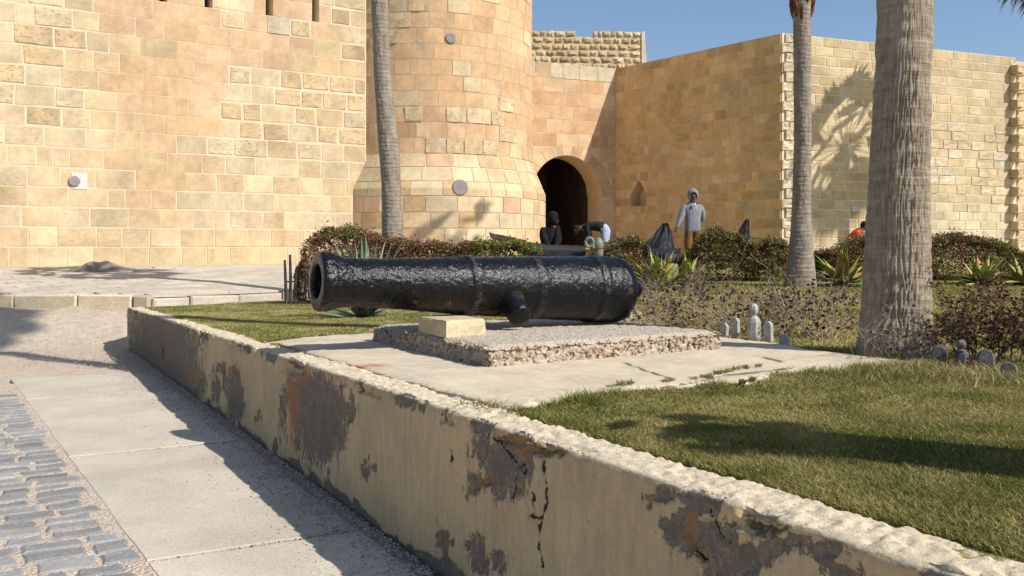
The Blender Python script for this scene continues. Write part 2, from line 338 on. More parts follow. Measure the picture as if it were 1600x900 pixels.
# raised terrace in front of the fort
xs = np.concatenate([[-300, -100, -40, -25], np.arange(-16, 20, .5), [30, 60, 200, 400]]); vs = np.concatenate([np.linspace(0, 1, 24), [1.5, 3, 10, 60]])
Xg, Vg = np.meshgrid(xs, vs, indexing='ij'); Yg = dkerb(Xg) + .05 + Vg * (dwall(Xg) - dkerb(Xg)); Zg = terr_z(Xg, Yg) - .02 + (fbm(np.stack([Xg * 2, Yg * 2, 0 * Xg], -1), 3, 9) - .5) * .03
terrace = struct(obj('terrace', mesh(np.stack([Xg, Yg, Zg], -1).reshape(-1, 3), grid_faces(len(xs), len(vs)), MAT['ground'], True)))
# lawn
bl = np.concatenate([np.arange(.15, 6, .25), np.arange(6, 34, .8)]); tl = np.concatenate([np.linspace(0, .8, 60), np.linspace(.8, 1, 30)[1:]])
Bg, Tg = np.meshgrid(bl, tl, indexing='ij'); amax = np.where(Bg < 3.5, 16.5 + .526 * Bg, 18.4 + .3 * (Bg - 3.5)); Ag = -6 + Tg * (amax + 6); X, Y = xy(Ag, Bg)
Z = garden_z(X, Y) - .012 + (fbm(np.stack([X * 1.7, Y * 1.7, 0 * X], -1), 3, 21) - .5) * .03
lawn = struct(obj('lawn', mesh(np.stack([X, Y, Z], -1).reshape(-1, 3), grid_faces(len(bl), len(tl)), MAT['lawn'], True)))

# ------------------------------------------------------------------ chamfered piece used for blocks, setts and slabs
def piece(name, parent, c, t, n, up, hw, hh, front, back, mat, col=(1, 1, 1), alpha=1.0, ch=.015, jit=.008, rough=0.0, nu=5, nv=4, seed=0, pillow=0.0):
    """box in the frame t (along), up, n (outward); front/back are offsets along n"""
    r = random.Random(seed); J = lambda: r.uniform(-jit, jit)
    q = [(-hw + J(), -hh + J()), (hw + J(), -hh + J()), (hw + J(), hh + J()), (-hw + J(), hh + J())]
    pts = [(u, w, back) for u, w in q] + [(u, w, front - ch) for u, w in q]
    F = [[3, 2, 1, 0]] + [[i, (i + 1) % 4, 4 + (i + 1) % 4, 4 + i] for i in range(4)]
    if rough <= 0 and pillow <= 0:
        fr = [front + r.uniform(-.004, .004) for _ in range(4)]
        pts += [(u - math.copysign(ch, u), w - math.copysign(ch, w), f) for (u, w), f in zip(q, fr)]
        F += [[4 + i, 4 + (i + 1) % 4, 8 + (i + 1) % 4, 8 + i] for i in range(4)] + [[8, 9, 10, 11]]
    else:
        b0 = len(pts)
        for i in range(nu):
            for j in range(nv):
                fu, fv = i / (nu - 1), j / (nv - 1)
                lo = [(1 - fu) * q[0][k] + fu * q[1][k] for k in (0, 1)]; hi = [(1 - fu) * q[3][k] + fu * q[2][k] for k in (0, 1)]
                u, w = [(1 - fv) * lo[k] + fv * hi[k] for k in (0, 1)]
                edge = i in (0, nu - 1) or j in (0, nv - 1)
                if edge: u *= 1 - ch / hw * r.uniform(.3, 1.6); w *= 1 - ch / hh * r.uniform(.3, 1.6)
                d = front + (r.uniform(-1, .25) * rough) * (.6 if edge else 1) + (0 if edge else pillow * r.uniform(.5, 1.1))
                if not edge: u += r.uniform(-.1, .1) * hw; w += r.uniform(-.12, .12) * hh
                pts.append((u, w, d))
        for i in range(nu - 1):
            for j in range(nv - 1):
                a = b0 + i * nv + j; F.append([a, a + nv, a + nv + 1, a + 1])
        rim = [b0 + i * nv for i in range(nu)]; F += [[4, 5] + rim[::-1]]
        rim = [b0 + (nu - 1) * nv + j for j in range(nv)]; F += [[5, 6] + rim[::-1]]
        rim = [b0 + i * nv + nv - 1 for i in range(nu)]; F += [[6, 7] + rim]
        rim = [b0 + j for j in range(nv)]; F += [[7, 4] + rim]
    p = np.array(pts); V = p[:, :1] * t + p[:, 1:2] * up + p[:, 2:] * n
    o = obj(name, mesh(V, F, mat), parent, loc=c); o.color = (*col, alpha); return o
UP = np.array([0, 0, 1.0])
YEL, PALE, PINK, GREY, WHITE = (.645, .50, .32), (.65, .53, .36), (.66, .475, .315), (.63, .525, .365), (.69, .60, .465)
def jitc(c, r, k=.05):
    g = 1 + r.uniform(-k, k); return tuple(max(0, x * g * (1 + r.uniform(-.012, .012))) for x in c)

class Wall:
    def __init__(s, O, T, s0, s1, z0, z1):
        s.O = np.array(O, float)[:2]; s.T = np.array(T, float) / np.linalg.norm(T); s.s0, s.s1, s.z0, s.z1 = s0, s1, z0, z1
        n = np.array([s.T[1], -s.T[0]]); s.N = n if n[1] < 0 else -n
        s.t3 = np.array([*s.T, 0]); s.n3 = np.array([*s.N, 0])
    def sat(s, px):                           # distance along the wall seen at photo column px
        k = (px - 800) / FPX; return (k * s.O[1] - s.O[0]) / (s.T[0] - k * s.T[1])
    def at(s, u, z, q=0.0): xy_ = s.O + s.T * u + s.N * q; return np.array([xy_[0], xy_[1], z])
    def zat(s, px, py): d = s.at(s.sat(px), 0)[1]; return HC - (py - HZN) / FPX * d
    def core(s, name, parent, mat, holes=(), thick=1.0, depth=.8, backmat=None, ns=10):
        """front sheet made of columns with openings (bottom(s), top(s)), reveals, back, sides and top"""
        cuts = [s.s0, s.s1]
        for h in holes: cuts += list(np.linspace(h['a'], h['b'], h.get('n', 2)))
        cuts = sorted(set(round(c, 5) for c in cuts)); V = []; F = []; FM = []
        def quad(pts, m=0): n = len(V); V.extend(pts); F.append([n, n + 1, n + 2, n + 3]); FM.append(m)
        for a, b in zip(cuts[:-1], cuts[1:]):
            mid = (a + b) / 2; h = next((h for h in holes if h['a'] < mid < h['b']), None)
            if h is None: quad([s.at(a, s.z0), s.at(b, s.z0), s.at(b, s.z1), s.at(a, s.z1)]); continue
            ta, tb, ba, bb = min(h['top'](a), s.z1), min(h['top'](b), s.z1), h['bot'](a), h['bot'](b); D = -h.get('depth', depth)
            if ba > s.z0 + .01: quad([s.at(a, s.z0), s.at(b, s.z0), s.at(b, bb), s.at(a, ba)])
            if ta < s.z1 - .01: quad([s.at(a, ta), s.at(b, tb), s.at(b, s.z1), s.at(a, s.z1)])
            quad([s.at(a, ta), s.at(a, ta, D), s.at(b, tb, D), s.at(b, tb)]); quad([s.at(a, ba, D), s.at(a, ba), s.at(b, bb), s.at(b, bb, D)])
            if not h.get('open'): quad([s.at(a, ba, D), s.at(b, bb, D), s.at(b, tb, D), s.at(a, ta, D)], 1)
        for h in holes:
            D = -h.get('depth', depth)
            for x in (h['a'], h['b']): quad([s.at(x, h['bot'](x)), s.at(x, h['bot'](x), D), s.at(x, min(h['top'](x), s.z1), D), s.at(x, min(h['top'](x), s.z1))])
        T = -max([thick] + [h.get('depth', depth) + .2 for h in holes if not h.get('open')])
        quad([s.at(s.s0, s.z1), s.at(s.s1, s.z1), s.at(s.s1, s.z1, T), s.at(s.s0, s.z1, T)])
        if not any(h.get('open') for h in holes): quad([s.at(s.s0, s.z0, T), s.at(s.s1, s.z0, T), s.at(s.s1, s.z1, T), s.at(s.s0, s.z1, T)])
        for x in (s.s0, s.s1): quad([s.at(x, s.z0), s.at(x, s.z1), s.at(x, s.z1, T), s.at(x, s.z0, T)])
        return obj(name, mesh(V, F, [mat, backmat or mat], fmat=FM), parent)
    def courses(s, parent, zs, wid, style, cut=None, ends=None, name='stone_block', seed=1, frame=(-70, 1670, -45, 460)):
        r = random.Random(seed); cnt = 0
        for k, (z0, z1) in enumerate(zip(zs[:-1], zs[1:])):
            a, b = (s.s0, s.s1) if ends is None else ends(k, z0, z1)
            spans = [(a, b)]
            for c0, c1 in (cut(z0, z1) if cut else []):
                new = []
                for x0, x1 in spans:
                    if c1 <= x0 or c0 >= x1: new.append((x0, x1)); continue
                    if c0 - x0 > .05: new.append((x0, c0))
                    if x1 - c1 > .05: new.append((c1, x1))
                spans = new
            for x0, x1 in spans:
                u = x0; first = True
                while u < x1 - .02:
                    w = r.uniform(*wid) * (r.uniform(.45, .8) if (first or r.random() < .15) else 1); first = False
                    e = u + w
                    if x1 - e < wid[0] * .45: e = x1
                    e = min(e, x1); c = s.at((u + e) / 2, (z0 + z1) / 2); px, py = proj(c)
                    if frame[0] < px < frame[1] and frame[2] < py < frame[3]:
                        st = style(px, py, r, k); g = st.get('gap', .012)
                        if e - u > .08:
                            piece(name, parent, c, s.t3, s.n3, UP, (e - u) / 2 - g, (z1 - z0) / 2 - g, st.get('proud', .012), -.05, MAT['stone'], st['col'], 1 - st.get('er', 0), ch=st.get('ch', .012), jit=st.get('jit', .006), rough=st.get('rough', 0), pillow=st.get('pillow', 0), seed=r.randrange(1 << 30)); cnt += 1
                    u = e
        return cnt
STATS = {}
# ------------------------------------------------------------------ left fort wall with loopholes
WL = Wall(LWO, LWT, -2.5, 0, -.3, 10.4); WL.s1 = WL.sat(572)
e = thing('fort_wall', tuple(WL.at(0, .3)), 'sunlit block wall with narrow dark loopholes, ending at the round tower', 'wall')
ZSL = WL.zat(326, 24); _b = WL.zat(300, 386); ZSL = min([_b + .515 * k for k in range(20)], key=lambda z: abs(z - ZSL))
holes = []
for px, w in ((169, 14), (255, 13), (326, 13), (421, 12), (493, 11), (60, 14), (-40, 14)):
    a, b = WL.sat(px - w / 2), WL.sat(px + w / 2); holes.append(dict(a=a, b=b, bot=lambda q: ZSL, top=lambda q: ZSL + 2.3, depth=.75))
holes.sort(key=lambda h: h['a'])
holes = [h for h in holes if WL.at(h['a'], 0)[0] and proj(WL.at(h['a'], 1))[0] > 120]
WL.core('wall_core', e, MAT['mortar'], holes, thick=1.2, backmat=MAT['wood'])
def st_left(px, py, r, k):
    pink = (150 < px < 335 and py < 205 and px > 150 + py * .18) or (325 < px < 525 and 48 < py < 116) or (395 < px < 510 and py < 40) or (185 < px < 290 and 200 <= py < 352)
    ero = (px < 115 and py < 220) or (325 < px and 116 < py < 240) or (px > 495 and py < 120) or (325 < px < 480 and 20 < py < 50)
    if pink: return dict(col=jitc(r.choice([PINK, PINK, YEL, (.64, .45, .28)]), r), gap=.006, proud=.006, ch=.006, jit=.003)
    if ero and r.random() < .62:
        if r.random() < .08: return dict(col=jitc(WHITE, r), er=.3, gap=.01, rough=.02, proud=.028)
        return dict(col=jitc(r.choice([YEL, GREY, (.58, .45, .28)]), r, .08), er=r.uniform(.4, 1.0), gap=r.uniform(.024, .045), proud=.02, rough=r.uniform(.01, .02), ch=.014, jit=.018)
    if py > 352: return dict(col=jitc(r.choice([YEL, YEL, PALE]), r, .06), gap=.012, er=.35 if r.random() < .2 else .05)
    return dict(col=jitc(r.choice([YEL, PALE, PALE, GREY, YEL]), r, .07), gap=.017, er=r.choice([0, 0, .15, .3]), proud=.007, ch=.008, jit=.013)
zl = [.05, .34 + .02]; base = WL.zat(300, 386); zl = [base - .52, base]
while zl[-1] < 9.4: zl.append(zl[-1] + .515)
STATS['left'] = WL.courses(e, zl, (.62, .98), st_left, cut=lambda z0, z1: [(h['a'], h['b']) for h in holes] if z1 > ZSL + .02 else [], seed=4)
# granite drum in a white recess
c = WL.at(WL.sat(116), WL.zat(116, 283), .01)
def drum(name, parent, c, n3, r, ln=.06, k=20, mat='drum'):
    n3 = np.array(n3) / np.linalg.norm(n3); t3 = np.cross(UP, n3); t3 /= np.linalg.norm(t3); u3 = np.cross(n3, t3); V = []
    rr = random.Random(int(r * 1000)); ks = [1 + rr.uniform(-.05, .05) for _ in range(k)]
    for q, s_ in ((-.1, 1.0), (ln - .015, 1.0), (ln, .9)):
        for i in range(k): an = 2 * math.pi * i / k; V.append(n3 * q + r * s_ * ks[i] * (math.cos(an) * t3 + math.sin(an) * u3))
    F = [[i, (i + 1) % k, k + (i + 1) % k, k + i] for i in range(k)] + [[k + i, k + (i + 1) % k, 2 * k + (i + 1) % k, 2 * k + i] for i in range(k)] + [[2 * k + i for i in range(k)]]
    return obj(name, mesh(V, F, MAT[mat]), parent, loc=c)
piece('recess_panel', e, WL.at(WL.sat(124), WL.zat(124, 283)), WL.t3, WL.n3, UP, .19, .22, .022, -.02, MAT['white'], ch=.01)
drum('column_drum', e, c, WL.n3, .14, .05)

# ------------------------------------------------------------------ round tower
TC = np.array([(671 - 800) / FPX * 30.6, 30.6]); R1, R2 = 3.50, 3.95; ZC1, ZC0 = 3.62, 2.54
def RT(z): return np.where(z > ZC1, R1, np.where(z < ZC0, R2, R1 + (R2 - R1) * (ZC1 - z) / (ZC1 - ZC0)))
e = thing('round_tower', (TC[0], TC[1], .2), 'round pinkish stone tower with a flared base beside the arched gate', 'tower')
TH0 = math.atan2(-TC[1], -TC[0])               # angle that faces the camera
def tpt(th, z, q=0.0): r = float(RT(np.array(z))) + q; return np.array([TC[0] + r * math.cos(TH0 + th), TC[1] + r * math.sin(TH0 + th), z])
tz = [-.3, .5, 1, 1.6, 2.2, ZC0, 2.8, 3.1, ZC1, 4.2, 5, 6, 7, 8, 9, 10, 11]; V = []; k = 96
for z in tz:
    for i in range(k): V.append(tpt(2 * math.pi * i / k, z, -.004))
F = [[j * k + i, j * k + (i + 1) % k, (j + 1) * k + (i + 1) % k, (j + 1) * k + i] for j in range(len(tz) - 1) for i in range(k)] + [[(len(tz) - 1) * k + i for i in range(k)]]
obj('tower_core', mesh(V, F, MAT['mortar']), e)
def st_tower(px, py, r):
    if py < 238:
        if (px < 690 and 0 < py < 62 and px < 615 + (70 - py)) or (640 < px < 800 and 160 < py < 238 and r.random() < .45): return dict(col=jitc(r.choice([YEL, GREY, PALE]), r), er=r.uniform(.4, .95), g=.018, rough=.03)
        if r.random() < .1: return dict(col=jitc(PALE, r), er=.15, g=.014)
        return dict(col=jitc(r.choice([(.64, .43, .26), (.66, .455, .285), (.63, .44, .27), PINK]), r), g=.007)
    if r.random() < .16: return dict(col=jitc((.64, .44, .295), r), g=.016)
    return dict(col=jitc(r.choice([YEL, PALE, PALE, GREY, (.60, .43, .25)]), r, .06), g=.017, er=r.choice([0, 0, .2]))
tzs = [-.1, .38, .86, 1.34, 1.82, 2.30, 2.75, 3.19, 3.62]
while tzs[-1] < 9.9: tzs.append(tzs[-1] + .475)
rt = random.Random(5); cnt = 0
for k_, (z0, z1) in enumerate(zip(tzs[:-1], tzs[1:])):
    th = -1.75 - rt.uniform(0, .2)
    while th < 1.7:
        w = rt.uniform(.15, .25) * (.6 if rt.random() < .15 else 1); zm = (z0 + z1) / 2; c = tpt(th + w / 2, zm); px, py = proj(c)
        if -45 < py < 430:
            st = st_tower(px, py, rt); g = st['g']; q = .014 if g > .01 else .004; nt_, nz = 5, 3; V = []; ga = g / float(RT(np.array(zm)))
            ja = [rt.uniform(-.006, .006) for _ in range(2)]
            zz = [z0 + g + rt.uniform(-.006, .006), zm, z1 - g + rt.uniform(-.006, .006)]
            if z0 < ZC0 < z1: zz = [zz[0], ZC0, zz[2]]
            for i in range(nt_):
                t_ = th + ga + (w - 2 * ga) * i / (nt_ - 1)
                for z in zz: V.append(tpt(t_, z, q + st.get('rough', 0) * .8 + (rt.uniform(-1, .2) * st.get('rough', 0))) - c)
            b0 = len(V)
            for i in range(nt_):
                t_ = th + ga + (w - 2 * ga) * i / (nt_ - 1)
                for z in (zz[0], zz[2]): V.append(tpt(t_, z, -.06) - c)
            F = [[i * nz + j, (i + 1) * nz + j, (i + 1) * nz + j + 1, i * nz + j + 1] for i in range(nt_ - 1) for j in range(nz - 1)]
            for i in range(nt_ - 1): F += [[i * nz, b0 + i * 2, b0 + i * 2 + 2, (i + 1) * nz], [i * nz + 2, (i + 1) * nz + 2, b0 + i * 2 + 3, b0 + i * 2 + 1]]
            F += [[0, 1, 2, b0 + 1, b0], [(nt_ - 1) * nz, b0 + 2 * nt_ - 2, b0 + 2 * nt_ - 1, nt_ * nz - 1, nt_ * nz - 2]]
            o = obj('stone_block', mesh(V, F, MAT['stone']), e, loc=c); o.color = (*st['col'], 1 - st.get('er', 0)); cnt += 1
        th += w
STATS['tower'] = cnt
def tower_at(px, py):
    D = np.array([(px - 800) / FPX, 1.0, -(py - HZN) / FPX]); O_ = np.array([0, 0, HC]); lo = 22.0
    for i in range(5000):
        p = O_ + D * (lo + i * .002); rr = math.hypot(p[0] - TC[0], p[1] - TC[1])
        if rr < float(RT(np.array(p[2]))): break
    n = np.array([p[0] - TC[0], p[1] - TC[1], 0]); return p, n / np.linalg.norm(n)
for px, py, rr in ((704, 60, .16), (719, 293, .24)):
    p, n = tower_at(px, py); drum('column_drum', e, p, n, rr, .05)

# ------------------------------------------------------------------ gate wall with the arched passage
WG = Wall(P(831, 0, 30.4)[:2], (2.4, 1.0), -1.6, 0, -.2, 0); WG.s1 = WG.sat(962); GT = WG.zat(962, 107); WG.z1 = GT
e = thing('gate_wall', tuple(WG.at(.5, .3)), 'pinkish plastered gate wall with a deep dark arch next to the tower', 'wall')
SCR = WG.sat(940); SC = WG.sat(886); RA = SCR - SC; ZAC = WG.zat(887, 243); ZS = ZAC - RA * 1.04
def atop(q): x = (q - SC) / RA; return ZS + RA * 1.04 * math.sqrt(max(0, 1 - x * x))
WG.core('wall_core', e, MAT['mortar_d'], [dict(a=SC - RA, b=SC + RA, bot=lambda q: WG.z0 + .01, top=atop, depth=1.05, n=33, open=True)], thick=1.04)
RV = RA + .44
def cutg(z0, z1):
    zm = (z0 + z1) / 2
    if zm < ZS: return [(SC - RA - .005, SC + RA + .005)]
    y = z0 + .06 - ZS
    if y < RV: w = math.sqrt(RV * RV - max(y, 0) ** 2); return [(SC - w, SC + w)]
    return []
def st_gate(px, py, r, k):
    if py < 122 and r.random() < .8: return dict(col=jitc((.62, .54, .40), r), gap=.004, rough=.012, proud=.018)
    return dict(col=jitc(r.choice([(.62, .41, .25), (.64, .43, .27), PINK, (.60, .39, .235)]), r, .06), gap=.007, proud=.006, ch=.006)
zg = [.0]
while zg[-1] < GT - .3: zg.append(zg[-1] + .47)
zg[-1] = GT
STATS['gate'] = WG.courses(e, zg, (.55, .95), st_gate, cut=cutg, seed=9)
for i in range(13):
    a0, a1 = math.pi * i / 13 + .006, math.pi * (i + 1) / 13 - .006; V = []; N_ = 4
    cm = WG.at(SC + (RA + .2) * math.cos((a0 + a1) / 2), ZS + (RA + .2) * math.sin((a0 + a1) / 2))
    if cm[2] > GT - .1: continue
    for q in (-.04, .010):
        for j in range(N_):
            an = a0 + (a1 - a0) * j / (N_ - 1); zig = .05 * (i % 2)
            for rr in (RA + .004, RV - .01 - zig): V.append(WG.at(SC + rr * math.cos(an), ZS + rr * math.sin(an) * (1.04 if rr < RA + .1 else 1.02), q) - cm)
    F = []; n2 = N_ * 2
    for j in range(N_ - 1):
        a = j * 2; F += [[n2 + a, n2 + a + 2, n2 + a + 3, n2 + a + 1], [a, a + 2, n2 + a + 2, n2 + a], [a + 1, n2 + a + 1, n2 + a + 3, a + 3]]
    F += [[0, n2, n2 + 1, 1], [n2 - 2, n2 - 1, 2 * n2 - 1, 2 * n2 - 2]]
    o = obj('arch_stone', mesh(V, F, MAT['stone']), e, loc=cm); o.color = (*jitc(rt.choice([(.62, .41, .25), PINK, (.60, .40, .245)]), rt), 1.0)
# courses on the back of the recess
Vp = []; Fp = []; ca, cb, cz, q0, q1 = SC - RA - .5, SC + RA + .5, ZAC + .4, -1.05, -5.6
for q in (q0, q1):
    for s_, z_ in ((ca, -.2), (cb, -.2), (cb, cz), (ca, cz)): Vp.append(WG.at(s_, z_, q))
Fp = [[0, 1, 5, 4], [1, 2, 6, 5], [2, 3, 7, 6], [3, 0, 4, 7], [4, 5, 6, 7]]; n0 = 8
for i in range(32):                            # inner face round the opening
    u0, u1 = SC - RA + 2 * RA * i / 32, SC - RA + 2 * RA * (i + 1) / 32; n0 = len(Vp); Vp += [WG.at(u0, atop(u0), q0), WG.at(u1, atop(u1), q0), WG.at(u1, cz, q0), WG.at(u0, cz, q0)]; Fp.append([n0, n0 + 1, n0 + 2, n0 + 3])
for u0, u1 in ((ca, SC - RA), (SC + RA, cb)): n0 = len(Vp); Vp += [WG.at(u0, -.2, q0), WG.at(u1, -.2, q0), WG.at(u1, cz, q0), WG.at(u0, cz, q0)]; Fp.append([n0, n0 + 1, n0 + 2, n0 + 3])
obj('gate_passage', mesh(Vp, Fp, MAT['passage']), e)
WB = Wall(WG.at(0, 0, q1 + .01)[:2], (2.4, 1.0), ca, cb, .0, cz)
def st_rec(px, py, r, k): return dict(col=jitc((.22, .15, .09), r, .12), gap=.012, proud=.01)  # back blocks coloured dark as well, the passage shade painted in
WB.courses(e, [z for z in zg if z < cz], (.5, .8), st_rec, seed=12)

# ------------------------------------------------------------------ shaded courtyard wall
PCOR = WG.at(WG.s1, 0)
WS = Wall(PCOR[:2], (.829, -1.0), 0, 0, -.1, GT - .01); WS.s1 = WS.sat(1219)
e = thing('courtyard_wall', tuple(WS.at(2, .3)), 'tan block wall in shade with a pointed niche, behind the hooded person', 'wall')
NA, NBn = WS.sat(985), WS.sat(1010); NZ0, NZT = WS.zat(997, 322), WS.zat(998, 280); NM = WS.sat(998); NSH = NZ0 + (NZT - NZ0) * .42
def ntop(q): return NSH + (NZT - NSH) * (1 - abs(q - NM) / max(NM - NA, NBn - NM))
WS.core('wall_core', e, MAT['mortar_d'], [dict(a=NA, b=NBn, bot=lambda q: NZ0, top=ntop, depth=.45, n=9)], thick=.9)
def st_shade(px, py, r, k):
    t = min(1, max(0, (py - 60) / 320)); warm = r.random()
    c = [(.70, .49, .255), (.67, .455, .225), (.72, .52, .285), (.63, .41, .195), (.69, .48, .245)][r.randrange(5)]
    if warm < .07: c = (.57, .44, .26)
    return dict(col=jitc(c, r, .06), gap=.009, proud=.008, ch=.008, jit=.005, er=.15 if r.random() < .15 else 0)
zs_ = list(np.linspace(-.1, GT - .01, 26))
def cuts_(z0, z1):
    if z1 > NZ0 + .02 and z0 < NZT - .02:
        zm = max(z0, NZ0)
        if zm <= NSH: return [(NA, NBn)]
        f = max(0, 1 - (zm - NSH) / (NZT - NSH)); return [(NM - (NM - NA) * f, NM + (NBn - NM) * f)]
    return []
STATS['shade'] = WS.courses(e, zs_, (.42, .66), st_shade, cut=cuts_, ends=lambda k, a, b: (0, WS.s1 + (.10 if k % 2 else -.02)), seed=21)

# ------------------------------------------------------------------ sunlit right wall with toothed ends
CC = WS.at(WS.s1, 0)
WR = Wall(CC[:2] + np.array([.05, -.01]), (2.57, 1.0), .0, 0, -.1, GT + .01); WR.s1 = WR.sat(1578)
e = thing('outer_wall', tuple(WR.at(4, .3)), 'pale sunlit block wall with toothed edges behind the two palm trunks on the right', 'wall')
WR.core('wall_core', e, MAT['mortar_r'], thick=.9)
def st_right(px, py, r, k):
    if px < 1246: return dict(col=jitc(WHITE, r, .05), er=r.uniform(.25, .6), gap=.01, rough=.05, proud=r.uniform(.05, .09), ch=.02)
    rough_zone = px > 1440 and 190 < py < 330
    if rough_zone and r.random() < .5: return dict(col=jitc(r.choice([PALE, WHITE, (.62, .52, .36)]), r), er=r.uniform(.15, .5), gap=.008, rough=.02, proud=.026)
    if px > 1440 and py > 320: return dict(col=jitc((.64, .56, .41), r, .04), gap=.006, er=.1)
    c = r.choice([(.60, .49, .31), (.62, .52, .345), (.57, .45, .27), (.55, .43, .255), PALE]) if px < 1370 else r.choice([(.62, .52, .355), (.60, .49, .325), (.58, .465, .30)])
    return dict(col=jitc(c, r, .05), gap=.010, proud=.010, er=.12 if r.random() < .2 else 0)
zr = list(np.linspace(-.1, GT + .01, 26))
STATS['right'] = WR.courses(e, zr, (.50, .80), st_right, ends=lambda k, a, b: (.0 if k % 2 else .10, WR.s1), seed=33)
# teeth: every other course stands out from the wall end
for k in range(len(zr) - 1):
    z0, z1 = zr[k], zr[k + 1]; u = WR.s1 + .12
    piece('tooth_stone', e, WR.at(u, (z0 + z1) / 2), WR.t3, WR.n3, UP, .14, (z1 - z0) / 2 - .006, (.34 if k % 2 else .03) + rt.uniform(-.03, .03), -.3, MAT['stone'], jitc(PALE if k % 2 else WHITE, rt), .75, ch=.02, jit=.015, rough=.03, seed=k)
WR2 = Wall(WR.at(WR.s1 + .26, 0, -.35)[:2], (2.57, 1.0), 0, 5.0, -.1, GT - .05)
e2 = thing('buttress_wall', tuple(WR2.at(.5, .3)), 'set-back toothed wall stub at the far right picture edge', 'wall')
WR2.core('wall_core', e2, MAT['mortar_r'], thick=.9)
for k in range(len(zr) - 1):
    z0, z1 = zr[k], zr[k + 1]
    piece('tooth_stone', e2, WR2.at(.35, (z0 + z1) / 2), WR2.t3, WR2.n3, UP, .2, (z1 - z0) / 2 - .006, (.34 if k % 2 else .06), -.1, MAT['stone'], jitc(PALE, rt), .8, ch=.02, jit=.015, rough=.03, seed=k + 99)
    piece('stone_block', e2, WR2.at(1.1, (z0 + z1) / 2), WR2.t3, WR2.n3, UP, .52, (z1 - z0) / 2 - .008, .012, -.05, MAT['stone'], jitc(PALE, rt), 1, seed=k + 199)
# plain bounds of small plates on the wall
o = thing('socket_plate', tuple(WR.at(WR.sat(1334), WR.zat(1334, 327), .03)), 'small white socket plate with two dark holes on the palm-shadowed wall', 'socket')
piece('plate', o, WR.at(WR.sat(1334), WR.zat(1334, 327)), WR.t3, WR.n3, UP, .085, .075, .035, .0, MAT['white'], ch=.006, jit=.001)
for dx in (-.03, .03): drum('socket_hole', o, WR.at(WR.sat(1334) + dx, WR.zat(1334, 327), .0), WR.n3, .016, .037, 10, 'dark')

# ------------------------------------------------------------------ rusticated wall behind the gate
WK = Wall(P(760, 0, 34.5)[:2], (1.0, .06), 0, 0, 3.0, 0); WK.z0 = 6.6; WK.s1 = WK.sat(1002); WK.z1 = WK.zat(960, 49)
e = thing('rusticated_wall', tuple(WK.at(2, 5)), 'rough-faced stone wall top rising behind the gate wall', 'wall')
rows = list(np.linspace(WK.z1 - 7 * .25, WK.z1, 8)); WK.z1 -= .235
WK.core('wall_core', e, MAT['mortar_r'], thick=2.0)
def st_rust(px, py, r, k): return dict(col=jitc(r.choice([(.56, .45, .28), (.60, .50, .34), (.52, .41, .25)]), r, .08), gap=.012, er=.25, proud=.02, rough=.03, pillow=.06, ch=.02, jit=.012)
na, nb_ = WK.sat(900), WK.sat(926)
WK.courses(e, rows, (.30, .46), st_rust, cut=lambda z0, z1: [(na, nb_)] if z1 > rows[-1] - .01 else [], seed=44)
V = []; zt = rows[-1]; sb = WK.s1
V, F = [], []
for z, off in ((6.6, .40), (zt, 0.0)):
    for u, q in ((0.004, .06), (.12, .06), (.30, -1.9), (.004, -1.9)): V.append(WK.at(sb + u + off * (0 if u < .01 else 1) * .45, z, q))
F = [[0, 1, 5, 4], [1, 2, 6, 5], [2, 3, 7, 6], [3, 0, 4, 7], [4, 5, 6, 7]]
obj('corner_batter', mesh(V, F, MAT['mortar_r']), e)
print('BLOCKS', STATS)
# ------------------------------------------------------------------ path slabs, setts, kerbs, terrace paving
path = bpy.data.objects.new('path', mesh(*(lambda V: (V, [[0, 1, 2, 3]]))(np.array([(*xy(-8, -.02), PATH_Z - .03), (*xy(13.4, -.02), PATH_Z - .03), (*xy(13.4, -1.7), PATH_Z - .03), (*xy(-8, -.5), PATH_Z - .03)])), MAT['ground']))
COL.objects.link(path); struct(path)
def bleft(a): return -1.21 - .0625 * (a - 5.9)
def prism(name, parent, poly, z, thick, mat, ch=.012, col=(1, 1, 1), seed=0, sub=1, tilt=.003):
    """flat slab from a polygon with chamfered, slightly broken edges"""
    r = random.Random(seed); pts = []
    for i, p in enumerate(poly):
        q = poly[(i + 1) % len(poly)]
        for k in range(sub): f = k / sub; pts.append(np.array(p) * (1 - f) + np.array(q) * f + (np.array([r.uniform(-1, 1), r.uniform(-1, 1)]) * ch * .7 if sub > 1 else 0))
    pts = np.array(pts); c = pts.mean(0); n = len(pts); tz = [r.uniform(-tilt, tilt), r.uniform(-tilt, tilt)]
    inn = pts + (c - pts) / np.linalg.norm(c - pts, axis=1, keepdims=True) * ch
    zz = lambda p: (z(p[0], p[1]) if callable(z) else z)
    z0 = zz(c); V = []
    for P_, dz in ((pts, -thick), (pts, -ch * .6), (inn, 0)):
        for p in P_: V.append((p[0] - c[0], p[1] - c[1], zz(p) - z0 + dz + tz[0] * (p[0] - c[0]) + tz[1] * (p[1] - c[1])))
    F = [[k * n + i, k * n + (i + 1) % n, (k + 1) * n + (i + 1) % n, (k + 1) * n + i] for k in range(2) for i in range(n)] + [[2 * n + i for i in range(n)]]
    area = sum(pts[i][0] * pts[(i + 1) % n][1] - pts[(i + 1) % n][0] * pts[i][1] for i in range(n))
    if area < 0: F = [f[::-1] for f in F]
    o = obj(name, mesh(V, F, mat), parent, loc=(c[0], c[1], z0)); o.color = (*col, 1); return o
joints = [-5.3, -2.5, .3, 3.1, 5.9, 8.64, 11.79, 13.6]
